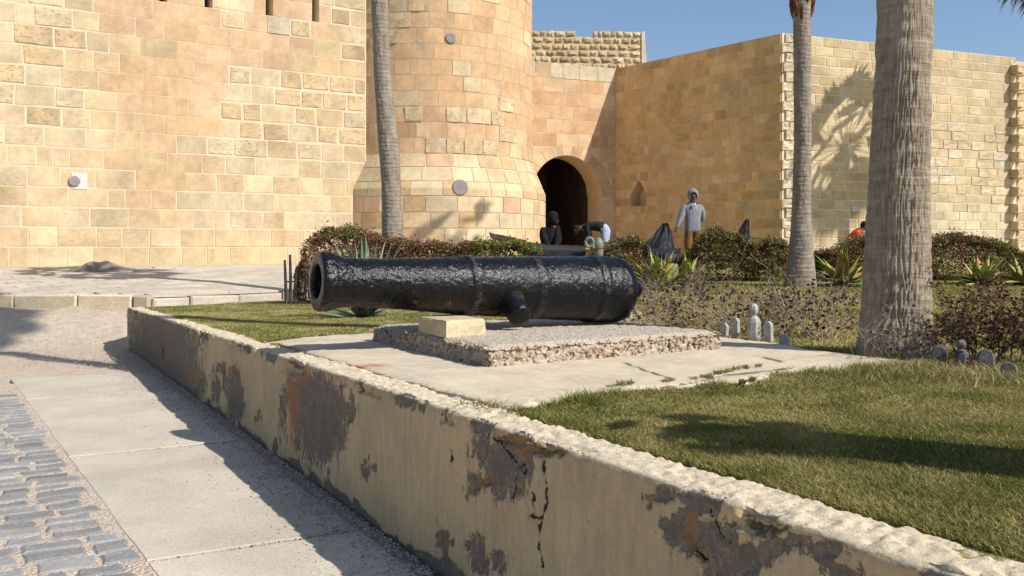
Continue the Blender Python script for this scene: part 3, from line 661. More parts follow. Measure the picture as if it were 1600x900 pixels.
for i, (a0, a1) in enumerate(zip(joints[:-1], joints[1:])):
    g = .018; prism('paving_slab', path, [xy(a0 + g, -.10), xy(a1 - g, -.10), xy(a1 - g + .05, bleft(a1)), xy(a0 + g + .05, bleft(a0))], PATH_Z, .05, MAT['slab'], ch=.009, seed=i + 3, sub=10, tilt=.002)
# road of basalt setts beside the path
road = obj('cobbled_road', mesh(np.array([(*xy(-8, -.5), PATH_Z - .004), (*xy(13.2, -1.5), PATH_Z - .004), (*xy(13.2, -9), PATH_Z - .004), (*xy(-8, -9), PATH_Z - .004)]), [[0, 1, 2, 3]], MAT['ground'])); struct(road)
rs = random.Random(3); a = 5.0; n_sett = 0
while a < 12.4:
    h = rs.uniform(.15, .195); b = bleft(a) - rs.uniform(.0, .10)
    while b > -4.6:
        w = rs.uniform(.20, .33); c = xy(a + h / 2, b - w / 2); p = np.array([c[0], c[1], PATH_Z]); px, py = proj(p)
        if -60 < px < 330 and 560 < py < 960 and rs.random() > .015 + .06 * max(0, a - 10.5):
            g = rs.uniform(.012, .024); jj = lambda: rs.uniform(-.012, .012); al = .06
            poly = [xy(a + g + jj() + al * 0, b - g + jj()), xy(a + h - g + jj(), b - g + jj()), xy(a + h - g + jj(), b - w + g + jj()), xy(a + g + jj(), b - w + g + jj())]
            prism('sett', road, poly, PATH_Z + rs.uniform(.001, .009) - .02 * max(0, a - 10.5) / 2.4 * rs.random(), .07, MAT['sett'], ch=.018, col=jitc((1, 1, 1), rs, .12), seed=rs.randrange(1 << 20), sub=2, tilt=.035); n_sett += 1
        b -= w
    a += h
# loose sand and chips along the joints and the foot of the wall
def pebbles(name, label, pts, smin, smax, cols, mat, seed=0, parent=None):
    r = np.random.default_rng(seed); base = np.array([(1, 0, 0), (-1, 0, 0), (0, 1, 0), (0, -1, 0), (0, 0, 1), (0, 0, -1)], float); tri = np.array([[0, 2, 4], [2, 1, 4], [1, 3, 4], [3, 0, 4], [2, 0, 5], [1, 2, 5], [3, 1, 5], [0, 3, 5]])
    n = len(pts); s = r.uniform(smin, smax, (n, 1, 1)) * r.uniform(.6, 1.3, (n, 6, 1)) * np.array([1, 1, .6]); an = r.uniform(0, 6.28, n); ca, sa = np.cos(an), np.sin(an)
    V = base[None] * s; x = V[..., 0] * ca[:, None] - V[..., 1] * sa[:, None]; y = V[..., 0] * sa[:, None] + V[..., 1] * ca[:, None]; V = np.stack([x, y, V[..., 2]], -1) + np.asarray(pts)[:, None]
    F = (tri[None] + np.arange(n)[:, None, None] * 6).reshape(-1, 3); c = np.array(cols)[r.integers(0, len(cols), n)] * r.uniform(.8, 1.2, (n, 1))
    o = obj(name, mesh(V.reshape(-1, 3), F, mat, cols=np.repeat(c, 6, 0)), parent); o['kind'] = 'stuff'
    if label: o['label'] = label
    return o
aa = rng.uniform(4, 15.5, 9000); bb = -np.abs(rng.exponential(.11, 9000)) - .01; x_, y_ = xy(aa, bb); q1 = np.stack([x_, y_, path_z(x_, y_) + .004], 1)
aa = rng.uniform(5, 13, 9000); bb = bleft(aa) + rng.normal(-.04, .035, 9000); x_, y_ = xy(aa, bb); q2 = np.stack([x_, y_, 0 * x_ + PATH_Z - .007], 1)[:2200]
aa = rng.uniform(5, 13, 9000); bb = bleft(aa) - rng.uniform(0, 3.2, 9000); x_, y_ = xy(aa, bb); q3 = np.stack([x_, y_, 0 * x_ + PATH_Z - .003], 1)
aa = rng.uniform(11.5, 18, 16000); bb = -rng.uniform(0, 6, 16000); x_, y_ = xy(aa, bb); q4 = np.stack([x_, y_, path_z(x_, y_) - .005], 1); q4 = q4[(y_ < dkerb(x_) - .1) & (y_ > 12.0)]
q5 = []
for jn in joints: bb = rng.uniform(-1.5, -.1, 260); x_, y_ = xy(jn + rng.normal(.02, .012, 260), bb); q5.append(np.stack([x_, y_, 0 * x_ + PATH_Z - .003], 1))
pq = np.concatenate([q1, q2, q3, q4] + q5)
o = pebbles('gravel', 'loose sandy grit and pebbles on the path and bank', pq, .003, .0105, [(.5, .42, .33), (.42, .33, .27), (.46, .34, .28), (.55, .49, .4), (.3, .24, .2)], MAT['twig'], 5)
# kerb stones of the terrace
def kerb_run(name, pxs, ztop, mat, seed):
    r = random.Random(seed)
    for p0, p1 in zip(pxs[:-1], pxs[1:]):
        xs_ = []
        for px in (p0, p1):
            k = (px - 800) / FPX; lo = 17.0
            for _ in range(30): lo = float(dkerb(k * lo))
            xs_.append((k * lo, lo))
        (x0, y0), (x1, y1) = xs_; t = np.array([x1 - x0, y1 - y0]); L_ = np.linalg.norm(t); t /= L_; n = np.array([t[1], -t[0]]); n = n if n[1] < 0 else -n
        c = np.array([(x0 + x1) / 2, (y0 + y1) / 2, 0]); zc = ztop((x0 + x1) / 2); hh = (zc + .50) / 2; c[2] = zc - hh
        piece(name, terrace, c, np.array([*t, 0]), np.array([*n, 0]), UP, L_ / 2 - .008, hh, .06 + r.uniform(-.01, .01), -.12, mat, jitc((1, 1, 1), r, .06), 1, ch=.03, jit=.012, seed=seed + int(p0 + 500))
kerb_run('kerb_stone', [-260, -170, -75, 24, 122, 209, 235], lambda x: -.115, MAT['kerb'], 1)
kerb_run('kerb_stone', [237, 295, 372, 440, 520], lambda x: -.17, MAT['terr'], 2)
u2, v2 = np.array([.78, .62]), np.array([-.62, .78]); o2 = np.array([-8.0, 17.0]); n_t = 0; rp = random.Random(8)
for i in range(-22, 24):
    for j in range(-20, 24):
        c = o2 + u2 * (.64 * (i + .5 * (j % 2))) + v2 * (.47 * j); p3 = np.array([c[0], c[1], float(terr_z(c[0], c[1]))]); px, py = proj(p3)
        if not (-40 < px < 470 and c[1] > dkerb(c[0]) + .3 and c[1] < dwall(c[0]) - 1.5 - .5 * math.sin(c[0])): continue
        hu, hv, g = .32, .235, .006; poly = [c - u2 * (hu - g) - v2 * (hv - g), c + u2 * (hu - g) - v2 * (hv - g), c + u2 * (hu - g) + v2 * (hv - g), c - u2 * (hu - g) + v2 * (hv - g)]
        prism('paving_slab', terrace, poly, lambda X, Y: float(terr_z(X, Y)) + .012, .04, MAT['terr'], ch=.006, col=jitc((1, 1, 1), rp, .06), seed=rp.randrange(9999), tilt=.006); n_t += 1
print('SETTS', n_sett, 'TERRACE', n_t)
# dirt heap against the wall foot
c = P(155, 412, 21.8); u = np.linspace(-1.3, 1.3, 50); v = np.linspace(-.55, .6, 26); U, V_ = np.meshgrid(u, v, indexing='ij'); hgt = .27 * np.exp(-(U / .6) ** 2 * (1 + .4 * (U < 0)) - (V_ / .3) ** 2) * (.7 + .6 * fbm(np.stack([U * 4, V_ * 4, 0 * U], -1), 4, 2)) - .012
X = c[0] + U; Y = c[1] + V_ + .35 * U; Zm = terr_z(X, Y) + hgt
tag(obj('dirt_heap', mesh(np.stack([X, Y, Zm], -1).reshape(-1, 3), grid_faces(50, 26), MAT['mound'], True)), 'low heap of dark dirt at the foot of the block wall', 'dirt heap')

# ------------------------------------------------------------------ retaining wall of the planter
alist = list(np.arange(-5, 1.4, .05)); a = 1.4
while a < LW: alist.append(a); a += .0036 * max(.865 * a, 1.2)
alist.append(LW); al = np.array(alist); nA = len(al)
def ztopa(a): return LAWN_C * np.maximum(.865 * a, 0) + .018 * sstep(1.5, 6.0, .865 * np.asarray(a)) - .006
NF, NE, NT_ = 110, 6, 18; rows_ = []
for i in range(NF): rows_.append(('f', i / (NF - 1)))
for i in range(1, NE + 1): rows_.append(('e', i / (NE + 1)))
for i in range(NT_): rows_.append(('t', i / (NT_ - 1)))
rows_.append(('b', .5)); rows_.append(('b', 1.0)); NR = len(rows_)
kind = np.array([dict(f=0, e=1, t=2, b=3)[k] for k, _ in rows_]); fr = np.array([v for _, v in rows_])
Ag, Kd = np.meshgrid(al, kind, indexing='ij'); _, Fr = np.meshgrid(al, fr, indexing='ij'); zt = ztopa(Ag); RE, WD = .03, .21
wv = (fbm(np.stack([Ag * 2.2, 0 * Ag, 0 * Ag], -1), 4, 50) - .5) * .05
Bc = np.where(Kd == 0, 0, np.where(Kd == 1, RE * (1 - np.cos(Fr * math.pi / 2)), np.where(Kd == 2, RE + (WD + wv - RE) * Fr, WD + wv)))
Zc = np.where(Kd == 0, -1.0 + (zt - RE + 1.0) * Fr, np.where(Kd == 1, zt - RE + RE * np.sin(Fr * math.pi / 2), np.where(Kd == 2, zt, zt - .12 * Fr)))
Xw, Yw = xy(Ag, Bc); PX, PY = proj(np.stack([Xw, Yw, Zc], -1)); PX = np.where(Yw > .5, PX, 3000)
face = (Kd <= 1)
wq = np.stack([Xw, Yw, Zc], -1); wsc = np.clip(4.0 / np.maximum(Yw, 1), .4, 2.0); PX = PX + wsc * ((fbm(wq * 7, 4, 301) - .5) * 34 + (fbm(wq * 30, 3, 302) - .5) * 12); PY = PY + wsc * ((fbm(wq * 7, 4, 303) - .5) * 34 + (fbm(wq * 30, 3, 304) - .5) * 12)
def ell(L_): 
    m = np.zeros_like(PX)
    for cx, cy, rx, ry, st in L_: m = np.maximum(m, st * np.clip(1.22 - .72 * np.sqrt(((PX - cx) / rx) ** 2 + ((PY - cy) / ry) ** 2), 0, 1))
    return m
peel = ell([(250, 565, 66, 95, .95), (298, 600, 24, 60, .8), (366, 620, 15, 46, .95), (338, 608, 8, 30, .7), (500, 660, 44, 70, 1), (480, 620, 40, 42, .95), (545, 640, 14, 36, .7), (440, 640, 7, 60, .7), (345, 575, 14, 12, .75), (790, 728, 46, 52, .88), (755, 700, 26, 26, .7), (742, 755, 20, 26, .75), (860, 700, 40, 16, .6), (690, 850, 16, 26, .9), (690, 890, 20, 18, .9), (742, 862, 14, 34, .8), (770, 880, 30, 24, .68), (570, 735, 6, 20, .8), (583, 735, 6, 8, .8), (1030, 770, 26, 14, .8), (1070, 830, 34, 46, .92), (1120, 840, 40, 34, .85), (1150, 880, 70, 34, .85), (1080, 790, 30, 14, .85), (1230, 860, 60, 26, .72), (1290, 870, 50, 22, .72), (1330, 900, 50, 26, .66), (1190, 825, 44, 18, .7), (455, 735, 7, 20, .85), (470, 760, 10, 20, .8), (510, 765, 12, 22, .75), (430, 700, 6, 14, .75), (405, 650, 5, 20, .6)])
edge_d = (zt - Zc)
bandn = fbm(np.stack([Ag * 3.1, 0 * Ag, 0 * Ag + 3], -1), 4, 61)
peel = np.maximum(peel, .82 * sstep(.50, .66, bandn) * sstep(.13, .02, edge_d))
base_n = fbm(np.stack([Ag * 4.3, 0 * Ag, 0 * Ag], -1), 4, 71)
peel = np.maximum(peel, .9 * sstep(-.78, -.90, Zc - .16 * (base_n - .5)))
peel = peel * .95 * face
rust = ell([(365, 580, 9, 10, .8), (300, 592, 10, 18, .85), (277, 605, 10, 16, .7), (762, 752, 9, 13, 1), (742, 764, 8, 5, .9), (845, 705, 36, 11, 1), (800, 690, 30, 12, .8), (1075, 832, 17, 38, 1), (1095, 868, 12, 16, .9), (692, 856, 5, 14, 1), (1015, 785, 6, 6, 1), (1170, 812, 22, 16, .85), (1215, 835, 20, 10, .8), (815, 760, 12, 14, .6)]) * face
stain = ell([(455, 640, 7, 50, .8), (470, 590, 12, 16, .7), (700, 500, 4, 2, .5)]) * face + ell([(520, 575, 50, 6, .9), (590, 572, 30, 4, .5)]) * (1 - face)
def poly_d(pls, w):
    m = np.zeros_like(PX)
    for pl in pls:
        for (x0, y0), (x1, y1) in zip(pl[:-1], pl[1:]):
            dx, dy = x1 - x0, y1 - y0; t = np.clip(((PX - x0) * dx + (PY - y0) * dy) / (dx * dx + dy * dy + 1e-6), 0, 1); dd = np.hypot(PX - x0 - t * dx, PY - y0 - t * dy); m = np.maximum(m, 1 - dd / w)
    return m
crack = poly_d([[(852, 720), (856, 770), (846, 820), (842, 890)], [(806, 740), (804, 775)], [(770, 685), (800, 715), (822, 735)], [(822, 803), (848, 812)], [(350, 580), (348, 610)], [(1110, 800), (1118, 828), (1140, 846)], [(255, 540), (254, 560)], [(1076, 860), (1096, 880)], [(700, 705), (704, 722)], [(830, 770), (834, 800)]], 6.0) * face
topa = np.where(Kd >= 2, 1.0, np.where(Kd == 1, .25 + .5 * Fr, 0))
nz = fbm(np.stack([Xw * 30, Yw * 30, Zc * 30], -1), 4, 80) - .5; nl = fbm(np.stack([Xw * 5, Yw * 5, Zc * 5], -1), 4, 81) - .5
off = nl * .022 + nz * .008 - .012 * sstep(.45, .6, peel) - .02 * sstep(.5, .7, rust) - .012 * crack
chip = sstep(.56, .72, fbm(np.stack([Xw * 7, Yw * 7, Zc * 7], -1), 4, 82)) * np.where((Kd == 1) | ((Kd == 0) & (edge_d < .07)) | ((Kd == 2) & (Fr < .2)), 1, 0)
off = off - .03 * chip * face; Bc = Bc - off * face; Zc = Zc + np.where(Kd >= 2, nl * .03 + nz * .04, 0) - chip * .02 * (Kd >= 1)
hole = sstep(26, 12, np.hypot(PX - 458, (PY - 572) * 1.6)); Zc = Zc - .05 * hole * (Kd >= 1); Bc = Bc + .05 * hole * face * (edge_d < .12)
Xw, Yw = xy(Ag, Bc)
rw = thing('retaining_wall', (*xy(8, .1), PATH_Z), 'long peeling cream retaining wall along the path, holding up the lawn', 'wall')
obj('wall_body', mesh(np.stack([Xw, Yw, Zc], -1).reshape(-1, 3), grid_faces(nA, NR)[:, ::-1].copy(), MAT['retain'], True, attrs=dict(peel=peel.ravel(), rust=rust.ravel(), stain=stain.ravel(), crack=crack.ravel(), top=topa.ravel())), rw)
# its return at the far corner
x0, y0 = xy(LW - .002, .0); nR_ = 40; Vr = []; tr = np.array([2.1, 3.4]) / np.hypot(2.1, 3.4); nr = np.array([-tr[1], tr[0]])
for i in range(nR_):
    f = i / (nR_ - 1) * 4.2; p = np.array([x0, y0]) + tr * f; z = float(np.maximum(LAWN_C * p[1], -.31)) + .018; jn = .03 * (rnd.random() - .5)
    for q, zz in ((.02, -1.0), (.02, z - .02), (-.02, z + jn * .5), (-.2 + jn, z + jn * .5), (-.22, z - .15)): Vr.append((p[0] + nr[0] * q, p[1] + nr[1] * q, zz))
F = [[i * 5 + j, (i + 1) * 5 + j, (i + 1) * 5 + j + 1, i * 5 + j + 1] for i in range(nR_ - 1) for j in range(4)] + [[0, 1, 2, 3, 4]]
o = obj('wall_return', mesh(Vr, F, MAT['kerb']), rw)
# corner infill so that the far end is closed
Vc = [(*xy(LW, -.004), -1.0), (*xy(LW, -.004), float(ztopa(LW)) - .01), (*xy(LW, .24), float(ztopa(LW)) - .01), (*xy(LW, .24), -1.0)]
obj('wall_end', mesh(Vc, [[0, 1, 2, 3]], MAT['kerb']), rw)

# ------------------------------------------------------------------ concrete platform
pp = [(388, 544), (745, 652), (800, 646), (880, 630), (990, 612), (1085, 604), (1180, 604), (1200, 588), (1310, 583), (1440, 571), (1300, 553), (1215, 540), (1130, 529), (1060, 515), (985, 500), (820, 505), (580, 523), (470, 529), (400, 540)]
pl = [G(*q)[:2] for q in pp]
pa, pb = ab(pl[0][0], pl[0][1]); pl[0] = np.array(xy(pa, .235)); pa, pb = ab(pl[1][0], pl[1][1]); pl[1] = np.array(xy(pa, .235))
dense = []
for i, p in enumerate(pl):
    q = pl[(i + 1) % len(pl)]; n = max(2, int(np.linalg.norm(q - p) / .05))
    for k in range(n):
        f = k / n; w = p * (1 - f) + q * f
        if i != 0: w = w + (np.array([fbm(np.array([[w[0] * 3, w[1] * 3, 0]]), 4, 90)[0], fbm(np.array([[w[0] * 3, w[1] * 3, 9]]), 4, 91)[0]]) - .5) * .16
        dense.append(w)
dense = np.array(dense)
def inside(poly, X, Y):
    X = np.asarray(X, float); Y = np.asarray(Y, float); r = np.zeros(X.shape, bool); n = len(poly)
    for i in range(n):
        x0, y0 = poly[i]; x1, y1 = poly[(i + 1) % n]; c = ((y0 > Y) != (y1 > Y)) & (X < (x1 - x0) * (Y - y0) / (y1 - y0 + 1e-12) + x0); r ^= c
    return r
# fine sheet clipped to the outline, with a skirt
gx = np.arange(dense[:, 0].min(), dense[:, 0].max(), .045); gy = np.arange(dense[:, 1].min(), dense[:, 1].max(), .045)
import bmesh
from mathutils.geometry import delaunay_2d_cdt
GX, GY = np.meshgrid(gx, gy, indexing='ij'); ins = inside(dense, GX, GY); pts = np.stack([GX[ins], GY[ins]], 1)
allp = [Vector(p) for p in dense] + [Vector(p) for p in pts]; nd = len(dense)
res = delaunay_2d_cdt(allp, [], [list(range(nd))], 1, .004)
V2 = np.array([tuple(v) for v in res[0]]); T2 = res[2]
ed = np.array([np.min(np.hypot(dense[:, 0] - p[0], dense[:, 1] - p[1])) for p in V2])
z = LAWN_C * V2[:, 1] + .022 + (fbm(np.stack([V2[:, 0] * 2, V2[:, 1] * 2, 0 * V2[:, 0]], -1), 4, 95) - .5) * .02 + (fbm(np.stack([V2[:, 0] * 14, V2[:, 1] * 14, 0 * V2[:, 0]], -1), 3, 96) - .5) * .012 - .012 * sstep(.06, 0, ed)
V3 = np.column_stack([V2, z]); ppx, ppy = proj(V3); PX, PY = ppx, ppy
stn = ell([(520, 575, 48, 5, 1), (585, 571, 34, 4, .6)]); crk = poly_d([[(1000, 612), (1080, 598), (1130, 587), (1200, 580), (1240, 574)], [(970, 565), (1010, 580), (1055, 594)], [(760, 632), (700, 622)], [(1190, 558), (1225, 566)], [(940, 604), (990, 600)]], 5.0)
sk = list(T2); b0 = len(V3); bi = [i for i in range(nd)]
# outline vertices are the first ones returned by orig index
orig = {}
for i, l in enumerate(res[3]):
    for q in l:
        if q < nd: orig[q] = i
ring = [orig[i] for i in range(nd) if i in orig]; Vs = V3[ring].copy(); Vs[:, 2] -= .10; V3 = np.concatenate([V3, Vs]); m = len(ring)
for i in range(m): sk.append([ring[i], b0 + i, b0 + (i + 1) % m, ring[(i + 1) % m]])
plat = obj('concrete_platform', mesh(V3, [list(f) for f in sk], MAT['plat'], True, attrs=dict(stain=np.concatenate([stn, stn[ring]]), crack=np.concatenate([crk, crk[ring]]))))
tag(plat, 'cracked pale concrete platform under the cannon slab', 'platform')

# ------------------------------------------------------------------ rough aggregate slab
SF, SL_, SR = G(765, 580), G(583, 537), G(1125, 549); SB = SL_ + SR - SF
e = thing('plinth_slab', tuple((SF + SB) / 2), 'thick pinkish aggregate concrete slab under the black cannon', 'slab')
n = 90; f = np.linspace(0, 1, n); H_ = .165
def bil(u, v): return SF * (1 - u) * (1 - v) + SR * u * (1 - v) + SL_ * (1 - u) * v + SB * u * v
U, V_ = np.meshgrid(f, f, indexing='ij'); T3 = bil(U[..., None], V_[..., None]) + np.array([0, 0, H_]); edg = np.minimum(np.minimum(U, 1 - U), np.minimum(V_, 1 - V_)) * 2.2
T3[..., 2] += (fbm(T3 * np.array([26, 26, 0]), 4, 101) - .5) * .022 - .03 * sstep(.05, 0, edg); VV = [T3.reshape(-1, 3)]; FF = [grid_faces(n, n)]; FL = [np.full(n * n, 1.0) * sstep(.0, .05, edg).ravel()]; nb0 = n * n
for (p, q) in ((SF, SR), (SR, SB), (SB, SL_), (SL_, SF)):
    nh = 14; t = (q - p); nn = np.array([t[1], -t[0], 0]); nn /= np.linalg.norm(nn); nn = nn if nn @ ((p + q) / 2 - (SF + SB) / 2) > 0 else -nn
    fu = np.linspace(0, 1, 200); fv = np.linspace(0, 1, nh); A_, B_ = np.meshgrid(fu, fv, indexing='ij'); W = p + A_[..., None] * t + B_[..., None] * np.array([0, 0, H_ - .015]) + np.array([0, 0, -.005])
    ff = np.abs(A_ - .5) * 2; dd = ((fbm(W * 22, 4, 110) - .5) * .07 + (vnoise(W * 60, 7) - .5) * .018) * sstep(1.0, .985, ff) - .012 * B_
    W = W + nn * dd[..., None]; VV.append(W.reshape(-1, 3)); FF.append(grid_faces(200, nh) + nb0); FL.append(np.zeros(200 * nh)); nb0 += 200 * nh
obj('slab_body', mesh(np.concatenate(VV), np.concatenate(FF), MAT['agg'], True, attrs=dict(flat=np.concatenate(FL))), e)
pq = []
for (p, q) in ((SF, SR), (SL_, SF), (SR, SB)):
    t = rng.uniform(0, 1, 300); h = rng.uniform(.0, H_ - .01, 300); pq.append(p + t[:, None] * (q - p) + np.stack([0 * t, 0 * t, h], 1))
uu, vv = rng.uniform(.01, .99, (2, 500)); tp = bil(uu[:, None], vv[:, None]) + np.array([0, 0, H_ - .004]); 
pebbles('aggregate', 'pinkish pebbles showing at the broken slab edges', np.concatenate(pq), .007, .024, [(.42, .32, .25), (.45, .36, .28), (.41, .35, .28), (.28, .22, .17), (.48, .41, .33), (.42, .36, .29)], MAT['twig'], 9, e)
pebbles('aggregate', 'grit on the slab top', tp, .003, .009, [(.40, .33, .28), (.2, .16, .14), (.46, .4, .34)], MAT['twig'], 10, e)

# stone block propping the barrel
def onslab(px, py): return G(px, py, H_)
bF, bR, bL = onslab(697, 528), onslab(761, 522), onslab(651, 518); c4 = [bF, bR, bR + bL - bF, bL]; r = random.Random(4); hb = .122; V = []; nU = 7
cen = sum(c4) / 4
for k, (dz, ins_) in enumerate(((0, 0), (.03, 0), (hb * .6, .0), (hb - .018, .004), (hb, .02))):
    for i in range(4):
        p, q = c4[i], c4[(i + 1) % 4]
        for j in range(nU):
            w = p + (q - p) * j / nU; d_ = (cen - w); d_[2] = 0; d_ /= np.linalg.norm(d_); w = w + d_ * (ins_ + (.012 if j == 0 else 0) + r.uniform(-.004, .006)); V.append(w + np.array([0, 0, dz + r.uniform(-.003, .003)]))
m = 4 * nU; F = [[k * m + i, k * m + (i + 1) % m, (k + 1) * m + (i + 1) % m, (k + 1) * m + i] for k in range(4) for i in range(m)] + [[4 * m + i for i in range(m)]]
tag(obj('stone_wedge', mesh(V, F, MAT['block'])), 'cream stone block wedged under the cannon barrel, rust-streaked', 'stone block')

# ------------------------------------------------------------------ cannon
BX = np.array([1.094, 8.28]); AX = np.array([-.875, -.485]); AX /= np.linalg.norm(AX); LC = 2.965
zB = LAWN_C * 8.28 + H_ + .303; zM = .456
axis = np.array([AX[0] * LC, AX[1] * LC, zM - zB]); axis /= np.linalg.norm(axis); side = np.array([-AX[1], AX[0], 0]); side = side if side[1] < 0 else -side; upc = np.cross(axis, side); upc = upc if upc[2] > 0 else -upc
CB = np.array([BX[0], BX[1], zB])
e = thing('cannon', (CB[0] + axis[0] * 1.3, CB[1] + axis[1] * 1.3, float(LAWN_C * 7.6 + H_)), 'old black-painted iron cannon barrel lying on the aggregate slab', 'cannon')
prof = [(.045, .0), (.047, .06), (.055, .13), (.075, .2), (.105, .258), (.135, .284), (.19, .299), (.30, .301), (.40, .299), (.43, .303), (.48, .303), (.51, .289), (.7, .281), (1.02, .270), (1.05, .2735), (1.12, .2735), (1.15, .265), (1.5, .250), (1.62, .246), (1.65, .2505), (1.72, .2505), (1.75, .240), (2.1, .216), (2.45, .196), (2.68, .188), (2.76, .196), (2.83, .214), (2.89, .229), (2.93, .231), (2.955, .224), (2.965, .205), (2.968, .165), (2.966, .140), (2.95, .128), (2.9, .124), (2.2, .124), (2.15, .0)]
pu = np.array([p[0] for p in prof]); pr = np.array([p[1] for p in prof]); cum = np.concatenate([[0], np.cumsum(np.hypot(np.diff(pu), np.diff(pr)))]); nS = 460; ss = np.linspace(0, cum[-1], nS); su = np.interp(ss, cum, pu); sr = np.interp(ss, cum, pr); nK = 150
S_, K_ = np.meshgrid(np.arange(nS), np.arange(nK), indexing='ij'); th = K_ * 2 * math.pi / nK; uu = su[S_]; rr = sr[S_]
dirv = np.cos(th)[..., None] * side + np.sin(th)[..., None] * upc; Pn = uu[..., None] * axis + rr[..., None] * dirv
ou = (ss < np.interp(2.968, [0, 1], [0, 1]) * 10)[S_]; amp = np.where((S_ < nS * .82) & (rr > .05), 1.0, 0.0); amp = np.where((ss[S_] > cum[30]), .3, amp)
disp = ((fbm(Pn * 9, 3, 130) - .5) * .006 + (fbm(Pn * 48, 3, 131) - .5) * .011) * amp * (1 + .9 * sstep(2.4, 2.9, uu)); rr2 = np.maximum(rr + disp, 0); Pn = CB + uu[..., None] * axis + rr2[..., None] * dirv
under = sstep(-.25, -.95, np.sin(th)); ringm = sum(sstep(.035, .012, np.abs(uu - c)) for c in (1.085, 1.685, .455))
F = grid_faces(nS, nK); idx = (np.arange(nS - 1)[:, None] * nK + (nK - 1)).ravel(); 
Fw = np.stack([idx, idx + nK, idx + nK - nK + 1, idx - nK + 1], 1)
ow = obj('barrel', mesh(Pn.reshape(-1, 3), np.concatenate([F, Fw]), MAT['cannon'], True, attrs=dict(under=under.ravel(), ring=np.clip(ringm, 0, 1).ravel())), e)
def lump(name, c0, ax, prof_, parent, k=28, seed=0, mat='cannon'):
    ax = np.array(ax) / np.linalg.norm(ax); s_ = np.cross(ax, UP); s_ /= np.linalg.norm(s_); u_ = np.cross(s_, ax); V = []
    for u, r_ in prof_:
        for i in range(k): an = 2 * math.pi * i / k; V.append(np.array(c0) + ax * u + r_ * (math.cos(an) * s_ + math.sin(an) * u_))
    V = np.array(V); nn = len(prof_); V += (np.stack([fbm(V * 24 + 7 * j, 3, seed + j) for j in range(3)], 1) - .5) * .012
    F = [[i * k + j, i * k + (j + 1) % k, (i + 1) * k + (j + 1) % k, (i + 1) * k + j] for i in range(nn - 1) for j in range(k)] + [list(range(k))[::-1], [(nn - 1) * k + j for j in range(k)]]
    return obj(name, mesh(V, F, MAT[mat], True, attrs=dict(under=np.full(len(V), .55), ring=np.zeros(len(V)))), parent)
for sg in (1, -1):
    c0 = CB + axis * 1.36; lump('trunnion', c0, (side * .84 - upc * .545) * sg, [(.18, .125), (.26, .112)] + ([(.30, .103), (.36, .10), (.42, .098), (.435, .09), (.44, .06), (.442, .01)] if sg > 0 else [(.29, .10), (.295, .01)]), e, seed=3)
lump('cascabel', CB + axis * .065, -axis, [(0, .07), (.03, .055), (.06, .05), (.08, .066), (.11, .078), (.14, .074), (.165, .05), (.175, .01)], e, seed=5)
# ------------------------------------------------------------------ grass
def blades(name, label, X, Y, zf, h, wdt, seed, cols, lean=.7, dry=.35, parent=None):
    r = np.random.default_rng(seed); n = len(X); Z = zf(X, Y) - .012; base = np.stack([X, Y, Z], 1); an = r.uniform(0, 2 * math.pi, n); ln = r.uniform(.15, lean, n) * h
    la = r.uniform(0, 2 * math.pi, n); wv = np.stack([np.cos(an), np.sin(an), 0 * an], 1) * (wdt * r.uniform(.6, 1.3, n))[:, None] / 2; lv = np.stack([np.cos(la), np.sin(la), 0 * la], 1) * ln[:, None]; up = np.stack([0 * h, 0 * h, h], 1)
    mid = base + lv * .35 + up * .6; tip = base + lv + up * r.uniform(.75, 1.0, n)[:, None]
    V = np.stack([base - wv, base + wv, mid - wv * .75, mid + wv * .75, tip], 1).reshape(-1, 3); o = np.arange(n)[:, None, None] * 5; T = (np.array([[0, 1, 3], [0, 3, 2], [2, 3, 4]])[None] + o).reshape(-1, 3)
    big = fbm(np.stack([X * .9, Y * .9, 0 * X], -1), 3, seed + 5); f = np.clip(r.normal(0, .25, n) + (big - .5) * 2.6 + (fbm(np.stack([X * 5, Y * 5, 0 * X], -1), 3, seed + 9) - .5) * 1.6 + dry, 0, 1)[:, None]
    c = np.array(cols[0]) * (1 - f) + np.array(cols[1]) * f; c = c * r.uniform(.7, 1.25, (n, 1)); br = r.random(n) < .06; c[br] = np.array(cols[2]) * r.uniform(.8, 1.2, (br.sum(), 1))
    ob = obj(name, mesh(V, T, MAT['blade'], cols=np.repeat(c, 5, 0)), parent); ob['kind'] = 'stuff'; ob['label'] = label; return ob
GC = [(.14, .152, .031), (.36, .305, .108), (.47, .37, .185)]
slabp = [SF[:2], SR[:2], SB[:2], SL_[:2]]
def scatter(n, amin, amax, bmin, bmax, d0, seed, pw=1.6):
    r = np.random.default_rng(seed); a = r.uniform(amin, amax, n); b = r.uniform(bmin, bmax, n); X, Y = xy(a, b); px, py = proj(np.stack([X, Y, garden_z(X, Y)], 1))
    k = (Y > 1.2) & (px > -60) & (px < 1760) & (r.random(n) < np.clip((d0 / np.maximum(Y, .1)) ** pw, 0, 1)) & ~inside(dense, X, Y); return X[k], Y[k], r
X, Y, r_ = scatter(4300000, -2, 9.5, .24, 7.5, 3.0, 1); px, py = proj(np.stack([X, Y, garden_z(X, Y)], 1)); k = (X > -.6) & (py > 560); X, Y, py = X[k], Y[k], py[k]
print('grass near', len(X))
